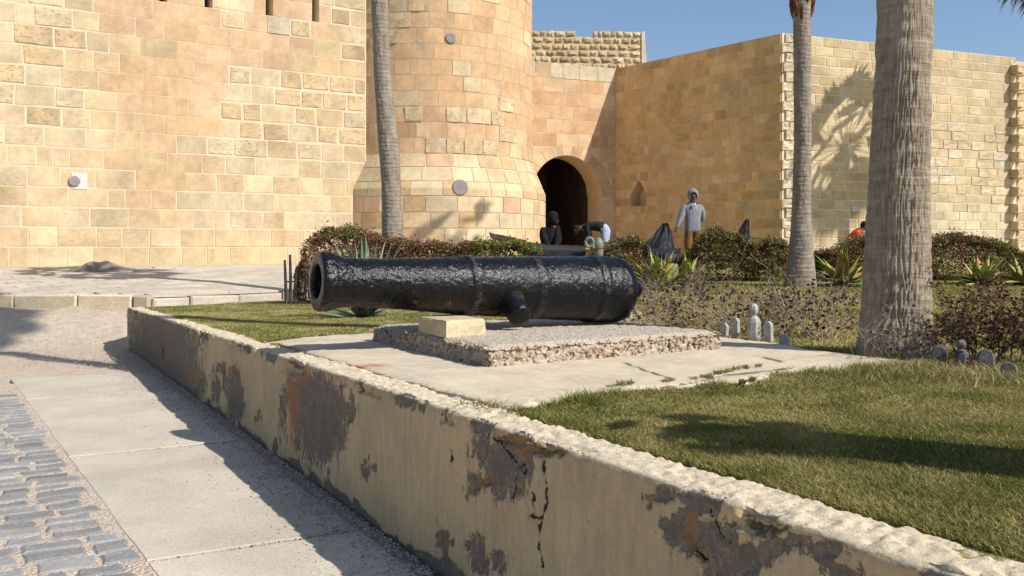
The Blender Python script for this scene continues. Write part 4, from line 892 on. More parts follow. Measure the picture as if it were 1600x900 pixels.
# longer, rougher grass along the platform edge
sub = np.arange(len(X)); dist = np.full(len(X), 1.0); cand = np.where((py < 680))[0]
for q_ in np.array_split(cand, 40): dist[q_] = np.sqrt(((X[q_][:, None] - dense[None, :, 0]) ** 2 + (Y[q_][:, None] - dense[None, :, 1]) ** 2).min(1)) if len(q_) else 1.0
hh = (.012 + .016 * r_.random(len(X))) * (1 + .6 * fbm(np.stack([X * 2, Y * 2, 0 * X], -1), 3, 4)) + .075 * sstep(.34, .0, dist) * r_.random(len(X)) ** 1.6 * sstep(.35, .65, fbm(np.stack([X * 3.5, Y * 3.5, 0 * X], -1), 3, 44))
blades('grass', 'sunlit dry-tipped lawn grass in front of the concrete platform', X, Y, garden_z, hh, .0024 + .0005 * Y, 2, GC, lean=1.6, dry=.34)
X, Y, r_ = scatter(900000, 6, 19.5, .2, 4.2, 8, 7, 1.0); k = (X < .6) & (Y > 7.0) & (ab(X, Y)[0] < 16.4 + .526 * ab(X, Y)[1]); X, Y = X[k], Y[k]; print('grass left', len(X))
blades('grass', 'patch of dry lawn behind the cannon muzzle', X, Y, garden_z, .03 + .04 * r_.random(len(X)) * fbm(np.stack([X * 1.2, Y * 1.2, 0 * X], -1), 3, 6), .008 + .0006 * Y, 3, [(.20, .21, .05), (.48, .40, .17), (.54, .44, .24)], lean=1.0, dry=.42)
X, Y, r_ = scatter(1600000, 3, 18, 4.0, 21, 7.5, 8, 1.2); px, py = proj(np.stack([X, Y, garden_z(X, Y)], 1)); k = (px > 940) & (py < 600) & (Y > 6.0) & (Y < 18.5) & (X > .5); X, Y = X[k], Y[k]; print('grass far', len(X))
blades('grass', 'yellowing lawn beyond the low picket fence', X, Y, garden_z, .02 + .03 * r_.random(len(X)), .008 + .0008 * Y, 4, [(.22, .215, .05), (.45, .37, .145), (.50, .40, .2)], lean=1.0, dry=.45)
fr_ = []; rr_ = np.random.default_rng(77)
for i in range(len(dense)):
    pxx, pyy = proj(np.array([dense[i][0], dense[i][1], LAWN_C * dense[i][1]]))
    if 745 < pxx < 1445 and pyy > 566:
        w = max(0.0, vnoise(np.array([[dense[i][0] * 2.6, dense[i][1] * 2.6, 3.3]]), 5)[0] - .25)
        for _ in range(int(150 * w)): fr_.append((dense[i][0] + rr_.normal(0, .05) + .02, dense[i][1] - abs(rr_.normal(.03, .09)), w))
for _ in range(5200):
    q_ = G(rr_.uniform(1330, 1640), 0 + rr_.normal(585, 9)); fr_.append((q_[0], q_[1], .55))
fr_ = np.array(fr_); print('fringe', len(fr_))
blades('grass', 'longer straggling grass along the platform edge', fr_[:, 0], fr_[:, 1], garden_z, .02 + .085 * fr_[:, 2] * rr_.random(len(fr_)) ** 1.2 * 1.6, .0065, 15, [(.16, .175, .04), (.40, .32, .14), (.48, .36, .2)], 1.5, .35)
# tufts growing from the long crack
tf = [G(x + rnd.uniform(-5, 5), y + rnd.uniform(-1.5, 1.5)) for x, y in [(1085, 600), (1100, 596), (1110, 596), (1120, 590), (1130, 588), (1140, 586), (1150, 583), (1165, 581), (1040, 604), (1050, 602), (970, 608), (985, 606), (1175, 600), (1160, 604), (1185, 578)] for _ in range(60)]; tf = np.array(tf)
blades('grass', 'thin line of weeds in the platform crack', tf[:, 0], tf[:, 1], lambda X, Y: LAWN_C * Y + .03, .012 + .025 * rng.random(len(tf)), .008, 12, GC, 1.2, .3)

# ------------------------------------------------------------------ foliage tools
def leaf_cloud(P_, size, cols, seed, asp=.5, droop=.2):
    r = np.random.default_rng(seed); n = len(P_); d = r.normal(size=(n, 3)); d[:, 2] = np.abs(d[:, 2]) * .8 - droop; d /= np.linalg.norm(d, axis=1, keepdims=True); s = r.normal(size=(n, 3)); s -= (s * d).sum(1, keepdims=True) * d; s /= np.linalg.norm(s, axis=1, keepdims=True); nn = np.cross(d, s)
    L_ = (size * r.uniform(.6, 1.4, n))[:, None]; W = L_ * asp / 2; V = np.stack([P_, P_ + d * L_ * .5 - s * W + nn * L_ * .08, P_ + d * L_ - nn * L_ * .12, P_ + d * L_ * .5 + s * W + nn * L_ * .08], 1).reshape(-1, 3)
    T = (np.array([[0, 1, 2], [0, 2, 3]])[None] + np.arange(n)[:, None, None] * 4).reshape(-1, 3); return V, T, np.repeat(cols, 4, 0)
def branches(roots, h, spread, seed, gen=2, rad=.008, k=4, bend=.4):
    r = random.Random(seed); parts = []; tips = []
    def grow(p, d, L_, rd, g):
        pts = [np.array(p)]; n = 5
        for i in range(n):
            d = d + np.array([r.gauss(0, bend), r.gauss(0, bend), r.gauss(.05, bend * .6)]) * .35; d = d / np.linalg.norm(d); pts.append(pts[-1] + d * L_ / n)
        parts.append(tube(pts, [rd * (1 - .7 * i / n) for i in range(n + 1)], k, False)); tips.extend(pts[2:])
        if g > 0:
            for _ in range(r.choice([2, 3, 3])):
                q = pts[r.randrange(2, n + 1)]; dd = d + np.array([r.gauss(0, .8), r.gauss(0, .8), r.gauss(.1, .5)]); dd /= np.linalg.norm(dd); grow(q, dd, L_ * r.uniform(.5, .8), rd * .6, g - 1)
    for p in roots:
        d = np.array([r.gauss(0, spread), r.gauss(0, spread), 1.0]); d /= np.linalg.norm(d); grow(p, d, h * r.uniform(.6, 1.05), rad * r.uniform(.7, 1.2), gen)
    return parts, np.array(tips)
def hedge(label, spine, width, nleaf, colfn, seed, size=.048, group='clipped dry hedges'):
    """spine: [(px, d, top row)]; ground below"""
    r = np.random.default_rng(seed); sp = np.array(spine, float); XY = np.stack([(sp[:, 0] - 800) / FPX * sp[:, 1], sp[:, 1]], 1); zt = HC - (sp[:, 2] - HZN) / FPX * sp[:, 1]
    L_ = np.concatenate([[0], np.cumsum(np.linalg.norm(np.diff(XY, axis=0), axis=1))]); tot = L_[-1]
    u = r.uniform(0, tot, nleaf); x = np.interp(u, L_, XY[:, 0]); y = np.interp(u, L_, XY[:, 1]); top = np.interp(u, L_, zt); g = garden_z(x, y)
    lump = fbm(np.stack([u * 2.4, 0 * u, 0 * u], -1), 3, seed); H_ = (top - g) * (.80 + .34 * lump)
    tt = r.beta(1.7, 1.0, nleaf); sh = r.random(nleaf) ** .45 * np.where(r.random(nleaf) < .8, 1, r.random(nleaf)); ww = width / 2 * (.75 + .35 * np.sin(np.clip(tt, 0, 1) * math.pi)) * (1 - .6 * np.clip(tt - .8, 0, 1) / .2)
    ph = np.where(r.random(nleaf) < .75, -1, 1) * sh * ww * (.75 + .5 * fbm(np.stack([u * 3, tt * 4, 0 * u], -1), 3, seed + 1)); tt = np.where(r.random(nleaf) < .3, .86 + .16 * r.random(nleaf), tt)
    spk = (r.random(nleaf) < .035) * r.random(nleaf) * .14; endf = np.minimum(np.minimum(u, tot - u) / .25, 1); P_ = np.stack([x, y + ph * endf, g + .04 + tt * H_ * (.72 + .28 * endf) + spk], 1)
    hole = fbm(P_ * 4.5, 3, seed + 3); k = hole > .34; P_ = P_[k]
    px, py = proj(P_); c = colfn(px, py, P_, r); V, T, C_ = leaf_cloud(P_, size, c, seed + 2)
    c0 = P_[:, :2].mean(0); e = thing('hedge', (c0[0], c0[1], float(garden_z(c0[0], c0[1]))), label, 'hedge', group)
    obj('foliage', mesh(V, T, MAT['leaf'], cols=C_), e)
    nr = int(tot * 9); us = r.uniform(0.05, tot - .05, nr); rx = np.interp(us, L_, XY[:, 0]); ry = np.interp(us, L_, XY[:, 1]) + r.uniform(-width * .35, width * .2, nr); hm = float(np.mean(top - g))
    parts, _ = branches([(a_, b_, float(garden_z(a_, b_)) - .03) for a_, b_ in zip(rx, ry)], hm * .55, .25, seed + 4, 1, .011); V, F = join(parts); cc = np.tile(np.array([.085, .06, .042]), (len(V), 1)); obj('stems', mesh(V, F, MAT['twig'], cols=cc), e); return e
BR = np.array([(.24, .125, .07), (.17, .09, .052), (.30, .17, .09), (.12, .07, .045)]); GN = np.array([(.15, .19, .04), (.23, .25, .06), (.10, .13, .03), (.30, .28, .08)])
def mixcol(gfn):
    def f(px, py, P_, r):
        n = len(P_); b = BR[r.integers(0, 4, n)]; g = GN[r.integers(0, 4, n)]; prob = np.clip(gfn(px, py) + (fbm(P_ * 2.5, 3, 77) - .5) * 1.2, 0, 1); m = (r.random(n) < prob)[:, None]; return np.where(m, g, b) * r.uniform(.7, 1.3, (n, 1))
    return f
hedge('long brown hedge behind the cannon barrel, dead leaves at its left end', [(462, 16.0, 415), (480, 16.0, 392), (505, 16.1, 370), (530, 16.2, 364), (565, 16.3, 366), (620, 16.4, 374), (700, 16.5, 379), (770, 16.6, 374), (812, 16.6, 378), (840, 16.7, 392), (856, 16.7, 404), (905, 16.8, 404), (948, 16.9, 386), (990, 17.0, 374), (1015, 17.0, 388)], 1.0, 64000, mixcol(lambda x, y: np.where((x > 500) & (x < 560) & (y < 378), .7, np.where((x > 735) & (x < 845) & (y > 377), .8, np.where(x > 940, .5, .08)))), 31)
hedge('tall olive and brown hedge between the hooded person and the thin palm', [(1062, 17.0, 404), (1084, 17.0, 394), (1098, 17.0, 374), (1112, 17.0, 362), (1140, 17.0, 368), (1165, 17.0, 376), (1200, 17.0, 378), (1235, 17.1, 384)], 1.0, 32000, mixcol(lambda x, y: .42 + 0 * x), 32)
hedge('short brown hedge between the two right palm trunks, below the orange worker', [(1266, 17.2, 388), (1300, 17.2, 390), (1325, 17.2, 374), (1360, 17.2, 370), (1420, 17.2, 376)], .9, 20000, mixcol(lambda x, y: .35 + 0 * x), 33)
hedge('brown hedge on the far right of the thick palm trunk', [(1418, 17.2, 378), (1470, 17.2, 372), (1500, 17.2, 374), (1545, 17.2, 384), (1580, 17.3, 398), (1640, 17.4, 400)], .9, 26000, mixcol(lambda x, y: np.where(x > 1520, .5, .25)), 34)

def bush(name, label, pxs, dd, hts, nroot, nleaf, seed, tw=(.30, .23, .165), lf=(.055, .04, .03), rad=.006, spread=.8, gen=2, lsize=.03, group='dry twiggy bushes by the fence', depth=.5):
    r = random.Random(seed); roots = []
    for _ in range(nroot):
        px = r.uniform(*pxs); d = r.uniform(dd[0], dd[0] + depth) + (dd[1] - dd[0]) * (px - pxs[0]) / (pxs[1] - pxs[0]); x = (px - 800) / FPX * d; roots.append((x, d, float(garden_z(x, d)) - .02))
    parts, tips = branches(roots, hts, spread, seed, gen, rad, 4, .6); V, F = join(parts); g = np.random.default_rng(seed); cc = np.array(tw) * (0.75 + .5 * fbm(V * 9, 2, seed)[:, None])
    c0 = np.mean(roots, 0); e = thing(name, tuple(c0), label, 'bush', group); obj('stems', mesh(V, F, MAT['twig'], cols=cc), e)
    t = tips[g.integers(0, len(tips), nleaf)] + g.normal(0, .012, (nleaf, 3)); lc = np.array(lf)[g.integers(0, len(lf), nleaf)] * g.uniform(.7, 1.3, (nleaf, 1)) if np.ndim(lf) > 1 else np.array(lf) * g.uniform(.6, 1.5, (nleaf, 1))
    V, T, C_ = leaf_cloud(t, lsize, lc, seed + 1, .6, .7); obj('leaves', mesh(V, T, MAT['leaf'], cols=C_), e); return e
bush('dry_bush', 'sprawling bare twiggy bush behind the short pale pickets', (1000, 1300), (9.4, 7.9), .50, 95, 1500, 51, rad=.0075, lsize=.042, tw=(.36, .28, .20), lf=[(.05, .036, .03), (.09, .06, .035), (.035, .026, .022)], depth=1.0, spread=.9)
bush('dry_bush', 'low dead scrub with pale twigs in front of the yellow-green plant', (1000, 1120), (12.6, 13.2), .40, 34, 900, 52, lf=[(.16, .115, .08), (.10, .065, .045)], depth=1.6, lsize=.04)
bush('dry_bush', 'dense rust-brown bush at the right picture edge behind dark pickets', (1475, 1680), (6.25, 6.0), .40, 46, 3000, 53, tw=(.11, .07, .045), lf=[(.12, .055, .032), (.075, .042, .03), (.17, .085, .05), (.04, .028, .022)], spread=.38, lsize=.032, depth=.55)
bush('dry_bush', 'bleached twigs at the foot of the thick palm trunk', (1352, 1452), (6.62, 6.45), .32, 15, 90, 54, tw=(.38, .31, .23), lf=[(.07, .05, .035), (.14, .10, .06)], spread=.7, depth=.12, rad=.005)

# ------------------------------------------------------------------ rosettes
def rosette(name, label, cat, c, leaves, cols, seed, fold=.35, group=None, mat='succ'):
    r = random.Random(seed); e = thing(name, tuple(c), label, cat, group); c = np.array(c)
    for az, el, L_, W, bend in leaves:
        n = 8; V = []; C_ = []; d = np.array([math.cos(az) * math.cos(el), math.sin(az) * math.cos(el), math.sin(el)]); s = np.array([-math.sin(az), math.cos(az), 0]); p = c + d * .03; col = np.array(r.choice(cols)) * r.uniform(.8, 1.2)
        for i in range(n):
            f = i / (n - 1); w = W * (math.sin(min(1, (f + .12)) ** .8 * math.pi) ** .75 if fold < .3 else (1 - f) ** .65 * (.75 + .5 * math.sin(f * math.pi))) / 2
            if i == n - 1: w = .001
            nn = np.cross(s, d); th_ = .012 * (1 - f) if fold >= .3 else .002
            for q, h in ((-1, fold * w), (0, 0), (1, fold * w), (0, -th_)): V.append(p + s * w * q + nn * h); C_.append(col * (1.0 + .25 * f - .1))
            d = d + np.array([0, 0, -bend]) / n; d /= np.linalg.norm(d); p = p + d * L_ / (n - 1)
        F = []
        for i in range(n - 1):
            a = i * 4
            for q in ((0, 1), (1, 2), (2, 3), (3, 0)): F.append([a + q[0], a + q[1], a + 4 + q[1], a + 4 + q[0]])
        obj('leaf', mesh(V, F, MAT[mat], True, cols=np.array(C_)), e)
    return e
AG = [(.16, .225, .15), (.13, .19, .125), (.20, .26, .18)]
ra = random.Random(3); lv = []
for i in range(34):
    az = i * 2.4 + ra.uniform(-.2, .2); el = math.radians(ra.uniform(8, 40) if i < 14 else ra.uniform(45, 88)); lv.append((az, el, ra.uniform(.45, .6) if i < 14 else ra.uniform(.95, 1.22), ra.uniform(.10, .14), ra.uniform(0, .25)))
ca = P(566, 484, 11.6); ca[2] = garden_z(ca[0], 11.6); rosette('agave', 'grey-green spiky agave poking up behind the cannon muzzle', 'agave', ca, lv, AG, 3)
YG = [(.29, .33, .05), (.38, .38, .07), (.19, .26, .045), (.46, .37, .10), (.34, .20, .07)]
def broad(px, py, d, n, L_, W, label, seed):
    r = random.Random(seed); c = P(px, py, d); c[2] = garden_z(c[0], d); lv = [(r.uniform(0, 6.28), math.radians(r.uniform(18, 88)), L_ * r.uniform(.7, 1.15), W * r.uniform(.7, 1.2), r.uniform(.2, 1.3)) for _ in range(n)]
    rosette('broadleaf_plant', label, 'plant', c, lv, YG, seed, .22, 'yellow-green broadleaf plants by the hedges')
broad(1030, 440, 14.6, 44, .62, .21, 'broad yellow-green leafy plant below the black plastic sheet', 61)
broad(1316, 440, 15.4, 34, .72, .17, 'yellow-green leafy plant right of the thin palm trunk', 62)
broad(1532, 432, 15.8, 32, .60, .19, 'yellow-green leafy plant in front of the far right hedge', 63)
broad(1598, 432, 15.6, 22, .5, .17, 'yellow-green leafy plant cut by the right picture edge', 64)
broad(1068, 436, 14.9, 24, .66, .20, 'reddish-tipped leafy plant next to the tall olive hedge', 65)

# ------------------------------------------------------------------ palms
def trunk_mesh(sp, mode, seed, nth=110, dz=.02):
    sp = np.array(sp, float); z = np.arange(sp[0, 2], sp[-1, 2], dz); n = len(z); ip = lambda k: np.interp(z, sp[:, 2], sp[:, k]); cx, cy, rr = ip(0), ip(1), ip(3)
    ker = np.ones(15) / 15; sm = lambda v: np.convolve(np.pad(v, 7, mode='edge'), ker, 'valid'); cx, cy, rr = sm(cx), sm(cy), sm(rr)
    Zg, Tg = np.meshgrid(z, np.arange(nth) * 2 * math.pi / nth, indexing='ij'); S = np.stack([np.cos(Tg), np.sin(Tg), 0 * Tg], -1)
    if mode == 'C':
        q = S * np.array([5.2, 5.2, 0]) + np.stack([0 * Zg, 0 * Zg, Zg * 1.3], -1); fi = fbm(q * 2.2, 4, seed); fis = -np.abs(np.sin(Tg * 23 + 5.5 * (fi - .5) * 2 + 2.0 * vnoise(np.stack([0 * Zg, S[..., 0] * 2, Zg * 2], -1), 3))) ** 6
        ring = vnoise(np.stack([S[..., 0] * 2, S[..., 1] * 2, Zg * 16], -1), seed + 1); upp = sstep(2.0, 2.6, Zg + .5 * vnoise(S * 2, 2)); D = .014 * fis * (1 - .6 * upp) + (.012 + .006 * upp) * (ring - .5) + .009 * (fbm(np.stack([S[..., 0] * 9, S[..., 1] * 9, Zg * 5], -1), 3, seed + 2) - .5)
    else:
        saw = (Zg * 13 + .8 * fbm(np.stack([S[..., 0] * 1.5, S[..., 1] * 1.5, Zg * 2], -1), 3, seed)) % 1.0; D = .008 * (saw - .5) + .02 * (fbm(np.stack([S[..., 0] * 3, S[..., 1] * 3, Zg * 6], -1), 4, seed + 1) - .5)
    R_ = rr[:, None] + D; V = np.stack([cx[:, None] + R_ * S[..., 0], cy[:, None] + R_ * S[..., 1], Zg], -1); uv = np.stack([Tg * rr[:, None], Zg], -1).reshape(-1, 2)
    F = grid_faces(n, nth); ix = (np.arange(n - 1)[:, None] * nth + nth - 1).ravel(); Fw = np.stack([ix, ix + nth, ix + 1, ix - nth + 1], 1)
    return V.reshape(-1, 3), np.concatenate([F, Fw]), uv
def crown_mesh(c, n, L_, seed, lo=-1.0, hi=1.4, fan=.75, seg=22, dead=.25):
    r = random.Random(seed); V = []; F = []; C_ = []
    for i in range(n):
        az = i * 2.39996 + r.uniform(-.2, .2); el = lo + (hi - lo) * ((i + .5) / n); isd = el < lo + (hi - lo) * dead; col = np.array((.20, .14, .075) if isd else r.choice([(.06, .085, .022), (.075, .10, .03), (.05, .07, .02)]))
        d = np.array([math.cos(az) * math.cos(el), math.sin(az) * math.cos(el), math.sin(el)]); p = np.array(c) + d * .12; pts = [p]
        for k in range(5): d = d + np.array([0, 0, -.09]); d /= np.linalg.norm(d); pts.append(pts[-1] + d * L_ / 5)
        tv, tf_ = tube(pts, [.028, .024, .02, .018, .016, .012], 4, False); b = len(V); V += list(tv); F += [[q + b for q in f] for f in tf_]; C_ += [col * 1.3] * len(tv)
        s = np.cross(d, UP); s = s / (np.linalg.norm(s) + 1e-6); nn = np.cross(s, d); h = pts[-1]
        for k in range(seg):
            an = (k / (seg - 1) - .5) * 2 * 1.45; dd = d * math.cos(an) + s * math.sin(an) + nn * (.15 * abs(math.sin(an))); dd /= np.linalg.norm(dd); LL = fan * (1 - .25 * abs(an) / 1.45) * r.uniform(.85, 1.1); w = np.cross(dd, nn); w /= np.linalg.norm(w) + 1e-6; ww = .048 * LL / .75
            m1 = h + dd * LL * .55; tp = h + dd * LL * .92 + np.array([0, 0, -.22 * LL * r.uniform(.4, 1.5)]); b = len(V); V += [h, m1 - w * ww, m1 + w * ww, tp]; F += [[b, b + 1, b + 2], [b + 1, b + 3, b + 2]]; C_ += [col * r.uniform(.8, 1.2)] * 4
    return np.array(V), F, np.array(C_)
def palm(label, sp, mode, seed, crown=None, group='fan palms in the fort garden', nth=110, dz=.02):
    e = thing('palm_tree', (sp[0][0], sp[0][1], sp[0][2] + .03), label, 'palm', group); V, F, uv = trunk_mesh(sp, mode, seed, nth, dz); obj('trunk', mesh(V, F, MAT['barkC' if mode == 'C' else 'barkA'], True, uv=uv), e)
    if crown:
        V, F, C_ = crown_mesh((sp[-1][0], sp[-1][1], sp[-1][2]), *crown[:2], seed, *crown[2:]); obj('crown', mesh(V, F, MAT['frond'], cols=C_), e)
    return e
def spine_px(rows, d, zb, extra): # rows: (px, py, half width px) from low to high
    sp = []
    for px, py, hw in rows: p = P(px, py, d); sp.append((p[0], p[1], p[2], hw / FPX * d))
    sp[0] = (sp[0][0], sp[0][1], zb - .05, sp[0][3])
    for dx, dy, z, r_ in extra: sp.append((sp[len(rows) - 1][0] + dx, d + dy, z, r_))
    return sp
zA = float(garden_z(-2.25, 16.9))
palm('leaning grey palm trunk in front of the round tower', spine_px([(615, 420, 19), (613, 372, 16.5), (612, 330, 15), (611, 290, 15), (609, 245, 16), (604, 190, 15), (598, 120, 13.5), (595, 50, 13), (593, 0, 13)], 16.9, zA, [(-.05, .1, 6.3, .15), (-.1, .15, 7.4, .14), (-.12, .2, 8.0, .14)]), 'A', 71, (34, 1.0), nth=80, dz=.012)
zBp = float(garden_z(4.9, 15.3))
eB = palm('thin grey palm trunk with a red fibrous neck at the wall corner', spine_px([(1251, 450, 25), (1251, 430, 23), (1251, 400, 19.5), (1252, 370, 17), (1252, 330, 14.5), (1254, 225, 13), (1254, 100, 13.5), (1253, 20, 13.5), (1253, -8, 14)], 15.3, zBp, [(0, 0, 6.0, .14), (0, 0, 6.6, .12)]), 'A', 72, (40, .95, -.05, 1.45), nth=80, dz=.012)
V, F = [], []; r = random.Random(6); parts = []
pb = P(1253, 14, 15.3)
for i in range(46):
    an = r.uniform(0, 6.28); z0 = pb[2] + r.uniform(-.12, .75); rr = .145 + r.uniform(0, .02); p0 = np.array([pb[0] + math.cos(an) * rr, pb[1] + math.sin(an) * rr, z0]); p1 = p0 + np.array([math.cos(an) * .05, math.sin(an) * .05, r.uniform(.14, .26)]); parts.append(tube([p0 + np.array([-math.cos(an) * .03, -math.sin(an) * .03, -.1]), p0, p1], [.03, .035, .012], 5))
V, F = join(parts); obj('fibre_sleeve', mesh(V, F, MAT['fibre']), eB)
zC = float(garden_z(3.0, 7.0))
palm('thick fissured palm trunk standing in front of the right wall', spine_px([(1398, 560, 58), (1398, 548, 57), (1400, 500, 53), (1401, 445, 50), (1403, 337, 46.5), (1407, 225, 43.5), (1410, 130, 41), (1414, 40, 41), (1414, 0, 41)], 7.0, zC, [(.0, .05, 3.4, .20), (.05, .1, 6, .19), (.1, .3, 9, .18), (.1, .4, 13.8, .17)]), 'C', 73, (36, 1.1), nth=240, dz=.008)
# palms out of frame whose shadows fall on the wall, the lawn and the tower
wp = WR.at(WR.sat(1318), WR.zat(1318, 232)); cD = wp + np.array(SUN) * 7.6
palm('palm whose drooping frond tips hang in at the top right corner', [(cD[0], cD[1], .2, .24), (cD[0], cD[1], 1.0, .19), (cD[0], cD[1], cD[2] - .5, .17), (cD[0], cD[1], cD[2], .18)], 'A', 74, (40, .98, -1.3, 1.3, .9, 22, .3), nth=48, dz=.04)
tp = np.array([-1.75, 26.7, 1.05]); tq = (.4293 * tp[1] - tp[0]) / (SUN_H[0] - .4293 * SUN_H[1]); cF = tp + np.array([SUN_H[0] * tq, SUN_H[1] * tq, math.tan(SUN_EL) * tq])
palm('palm hidden behind the thick trunk, its shadow on the tower base', [(cF[0], cF[1], .2, .2), (cF[0], cF[1], 6, .16), (cF[0], cF[1], cF[2], .15)], 'A', 75, (14, .55, -1.1, 1.0, .65, 18, .3), nth=48, dz=.05)
gE = G(1250, 692); cE = np.array([gE[0] + SUN_H[0] * 2.2, gE[1] + SUN_H[1] * 2.2])
palm('stout young palm beside the viewer whose shadow crosses the lawn', [(cE[0], cE[1], -.05, .30), (cE[0], cE[1], .6, .27), (cE[0], cE[1], 1.9, .25), (cE[0], cE[1], 2.3, .2)], 'C', 76, (12, .16, -.6, .5, .26, 14, .4), nth=90, dz=.03)

# ------------------------------------------------------------------ fences
def picket_mesh(w, h, t=.03):
    n = 7; pr = [(-w / 2, 0), (w / 2, 0), (w / 2, h - w * .55)] + [(w / 2 * math.cos(a), h - w * .55 + w * .55 * math.sin(a)) for a in np.linspace(.25, math.pi - .25, n)] + [(-w / 2, h - w * .55)]
    k = len(pr); V = [(x, -t / 2, z) for x, z in pr] + [(x * .8, -t * .85, z * .985 + .003) for x, z in pr] + [(x, t / 2, z) for x, z in pr]
    F = [[k + i for i in range(k)], [2 * k + i for i in range(k)][::-1]] + [[i, (i + 1) % k, k + (i + 1) % k, k + i] for i in range(k)] + [[2 * k + i, 2 * k + (i + 1) % k, (i + 1) % k, i] for i in range(k)]
    return np.array(V), F
def fence(label, items, posts, mat, rot, group):
    b = G(items[0][0], items[0][2]); e = thing('picket_fence', tuple(b), label, 'fence', group)
    for px, yt, yb, w in items:
        p = G(px, yb); h = (yb - yt) / FPX * p[1] + .05; V, F = picket_mesh(w / FPX * p[1], h); o = obj('picket', mesh(V, F, MAT[mat]), e, loc=(p[0], p[1], p[2] - .05)); o.rotation_euler = (rnd.uniform(-.06, .06), rnd.uniform(-.04, .04), rot)
    for px, yt, yb, w in posts:
        p = G(px, yb); H_ = (yb - yt) / FPX * p[1]; r_ = w / FPX * p[1] / 2; V, F = lathe([(r_ * .92, -.05), (r_, H_ * .1), (r_, H_ * .5), (r_ * .88, H_ * .60), (r_ * .6, H_ * .64), (r_ * .42, H_ * .66), (r_ * .42, H_ * .70), (r_ * .62, H_ * .75), (r_ * .70, H_ * .84), (r_ * .62, H_ * .93), (r_ * .3, H_ * .99), (r_ * .05, H_)], 8)
        obj('post', mesh(V, F, MAT[mat]), e, loc=tuple(p))
    g0, g1 = G(items[0][0], items[0][2]), G(items[-1][0], items[-1][2]); t_ = np.array([.02, .03, 0]); V, F = tube([g0 + t_ + [0, 0, -.01], g1 + t_ + [0, 0, -.015]], .008, 4); obj('rail', mesh(V, F, MAT[mat]), e); return e
fence('low pale picket fence with a ball-topped post by the slab corner', [(1131, 505, 527, 12), (1150, 496, 529, 13), (1201, 502, 536, 14), (1226, 522, 542, 15)], [(1178, 474, 533, 21)], 'picket', -.7, 'low garden fences')
fence('low grey pickets at the right of the thick palm trunk', [(1430, 548, 567, 26), (1466, 540, 571, 24), (1541, 546, 577, 24), (1577, 566, 586, 24)], [(1502, 531, 574, 22)], 'picket_shade', -.35, 'low garden fences')
fence('two pale pickets by the breech of the cannon', [(984, 470, 505, 8), (999, 486, 504, 9)], [], 'picket', -.7, 'low garden fences')
e = thing('wooden_fence', tuple(P(450, 470, 15.7)), 'dark weathered stake fence at the end of the brown hedge', 'fence')
for i, px in enumerate((447, 453, 461, 469, 476, 484, 491, 499)):
    p = P(px, 470, 15.5 + .06 * i); zt = HC - ((402 if i < 2 else 420) + rnd.uniform(-4, 6) - HZN) / FPX * p[1]; zb = float(garden_z(p[0], p[1])) - .05; V, F = tube([np.array([p[0], p[1], zb]), np.array([p[0] + rnd.uniform(-.02, .02), p[1], (zb + zt) / 2]), np.array([p[0] + rnd.uniform(-.03, .03), p[1], zt])], [.03, .028, .022], 6); obj('stake', mesh(V, F, MAT['wood']), e)
V, F = tube([P(446, 440, 15.53), P(500, 440, 15.95)], .014, 5); obj('rail', mesh(V, F, MAT['wood']), e)

# ------------------------------------------------------------------ plastic sheets, pump, lamp
def sheet(name, label, rowsP, seed, fold=.05, nu=60, nv=30):
    rowsP = [np.array(r_, float) for r_ in rowsP]; m = len(rowsP); V = []
    for i in range(nv):
        f = i / (nv - 1) * (m - 1); a = min(int(f), m - 2); f -= a; row = rowsP[a] * (1 - f) + rowsP[a + 1] * f; L_ = np.linspace(0, 1, len(row))
        for j in range(nu): u = j / (nu - 1); V.append([np.interp(u, L_, row[:, k]) for k in range(3)])
    V = np.array(V).reshape(nv, nu, 3); q = np.stack([np.linspace(0, 1, nu)[None, :] * 7 + 0 * V[..., 0], np.linspace(0, 1, nv)[:, None] * 1.6 + 0 * V[..., 0], 0 * V[..., 0] + seed], -1); V[..., 1] += (fbm(q, 4, seed) - .5) * fold * 4; V[..., 2] += (fbm(q * 1.7, 3, seed + 3) - .5) * fold * .8
    o = obj(name, mesh(V.reshape(-1, 3), grid_faces(nv, nu), MAT['plastic'], True)); s = o.modifiers.new('thickness', 'SOLIDIFY'); s.thickness = .006
    return tag(o, label, 'plastic sheet', 'sheets of black plastic')
sheet('plastic_sheet', 'black plastic sheet held up by the hooded person', [[P(1036, 349, 20.0), P(1039, 348, 20.0), P(1043, 349, 20.0)], [P(1024, 362, 19.9), P(1038, 363, 19.8), P(1050, 362, 20.0)], [P(1012, 376, 19.8), P(1034, 378, 19.5), P(1053, 376, 19.9)], [P(995, 392, 19.7), P(1028, 396, 19.2), P(1056, 394, 19.8)]], 1, .06)
sheet('plastic_sheet', 'pointed black plastic sticking up behind the tall olive hedge', [[P(1165, 343, 18.2), P(1168, 342, 18.2), P(1171, 346, 18.2)], [P(1158, 354, 18.2), P(1166, 356, 18.0), P(1172, 358, 18.2)], [P(1148, 372, 18.2), P(1162, 376, 17.9), P(1174, 376, 18.2)], [P(1140, 400, 18.2), P(1160, 402, 17.9), P(1176, 402, 18.2)]], 2, .04)
sheet('plastic_sheet', 'black plastic tarp draped over the hedge behind the cannon', [[P(764, 363, 18.4), P(790, 368, 18.2), P(830, 379, 18.0), P(870, 383, 17.8), P(915, 384, 17.8)], [P(766, 371, 17.6), P(795, 378, 17.2), P(832, 387, 16.5), P(870, 391, 16.2), P(915, 391, 16.2)], [P(780, 382, 17.2), P(805, 392, 16.6), P(834, 405, 15.9), P(868, 409, 15.8), P(915, 409, 15.9)]], 3, .05, 80, 24)
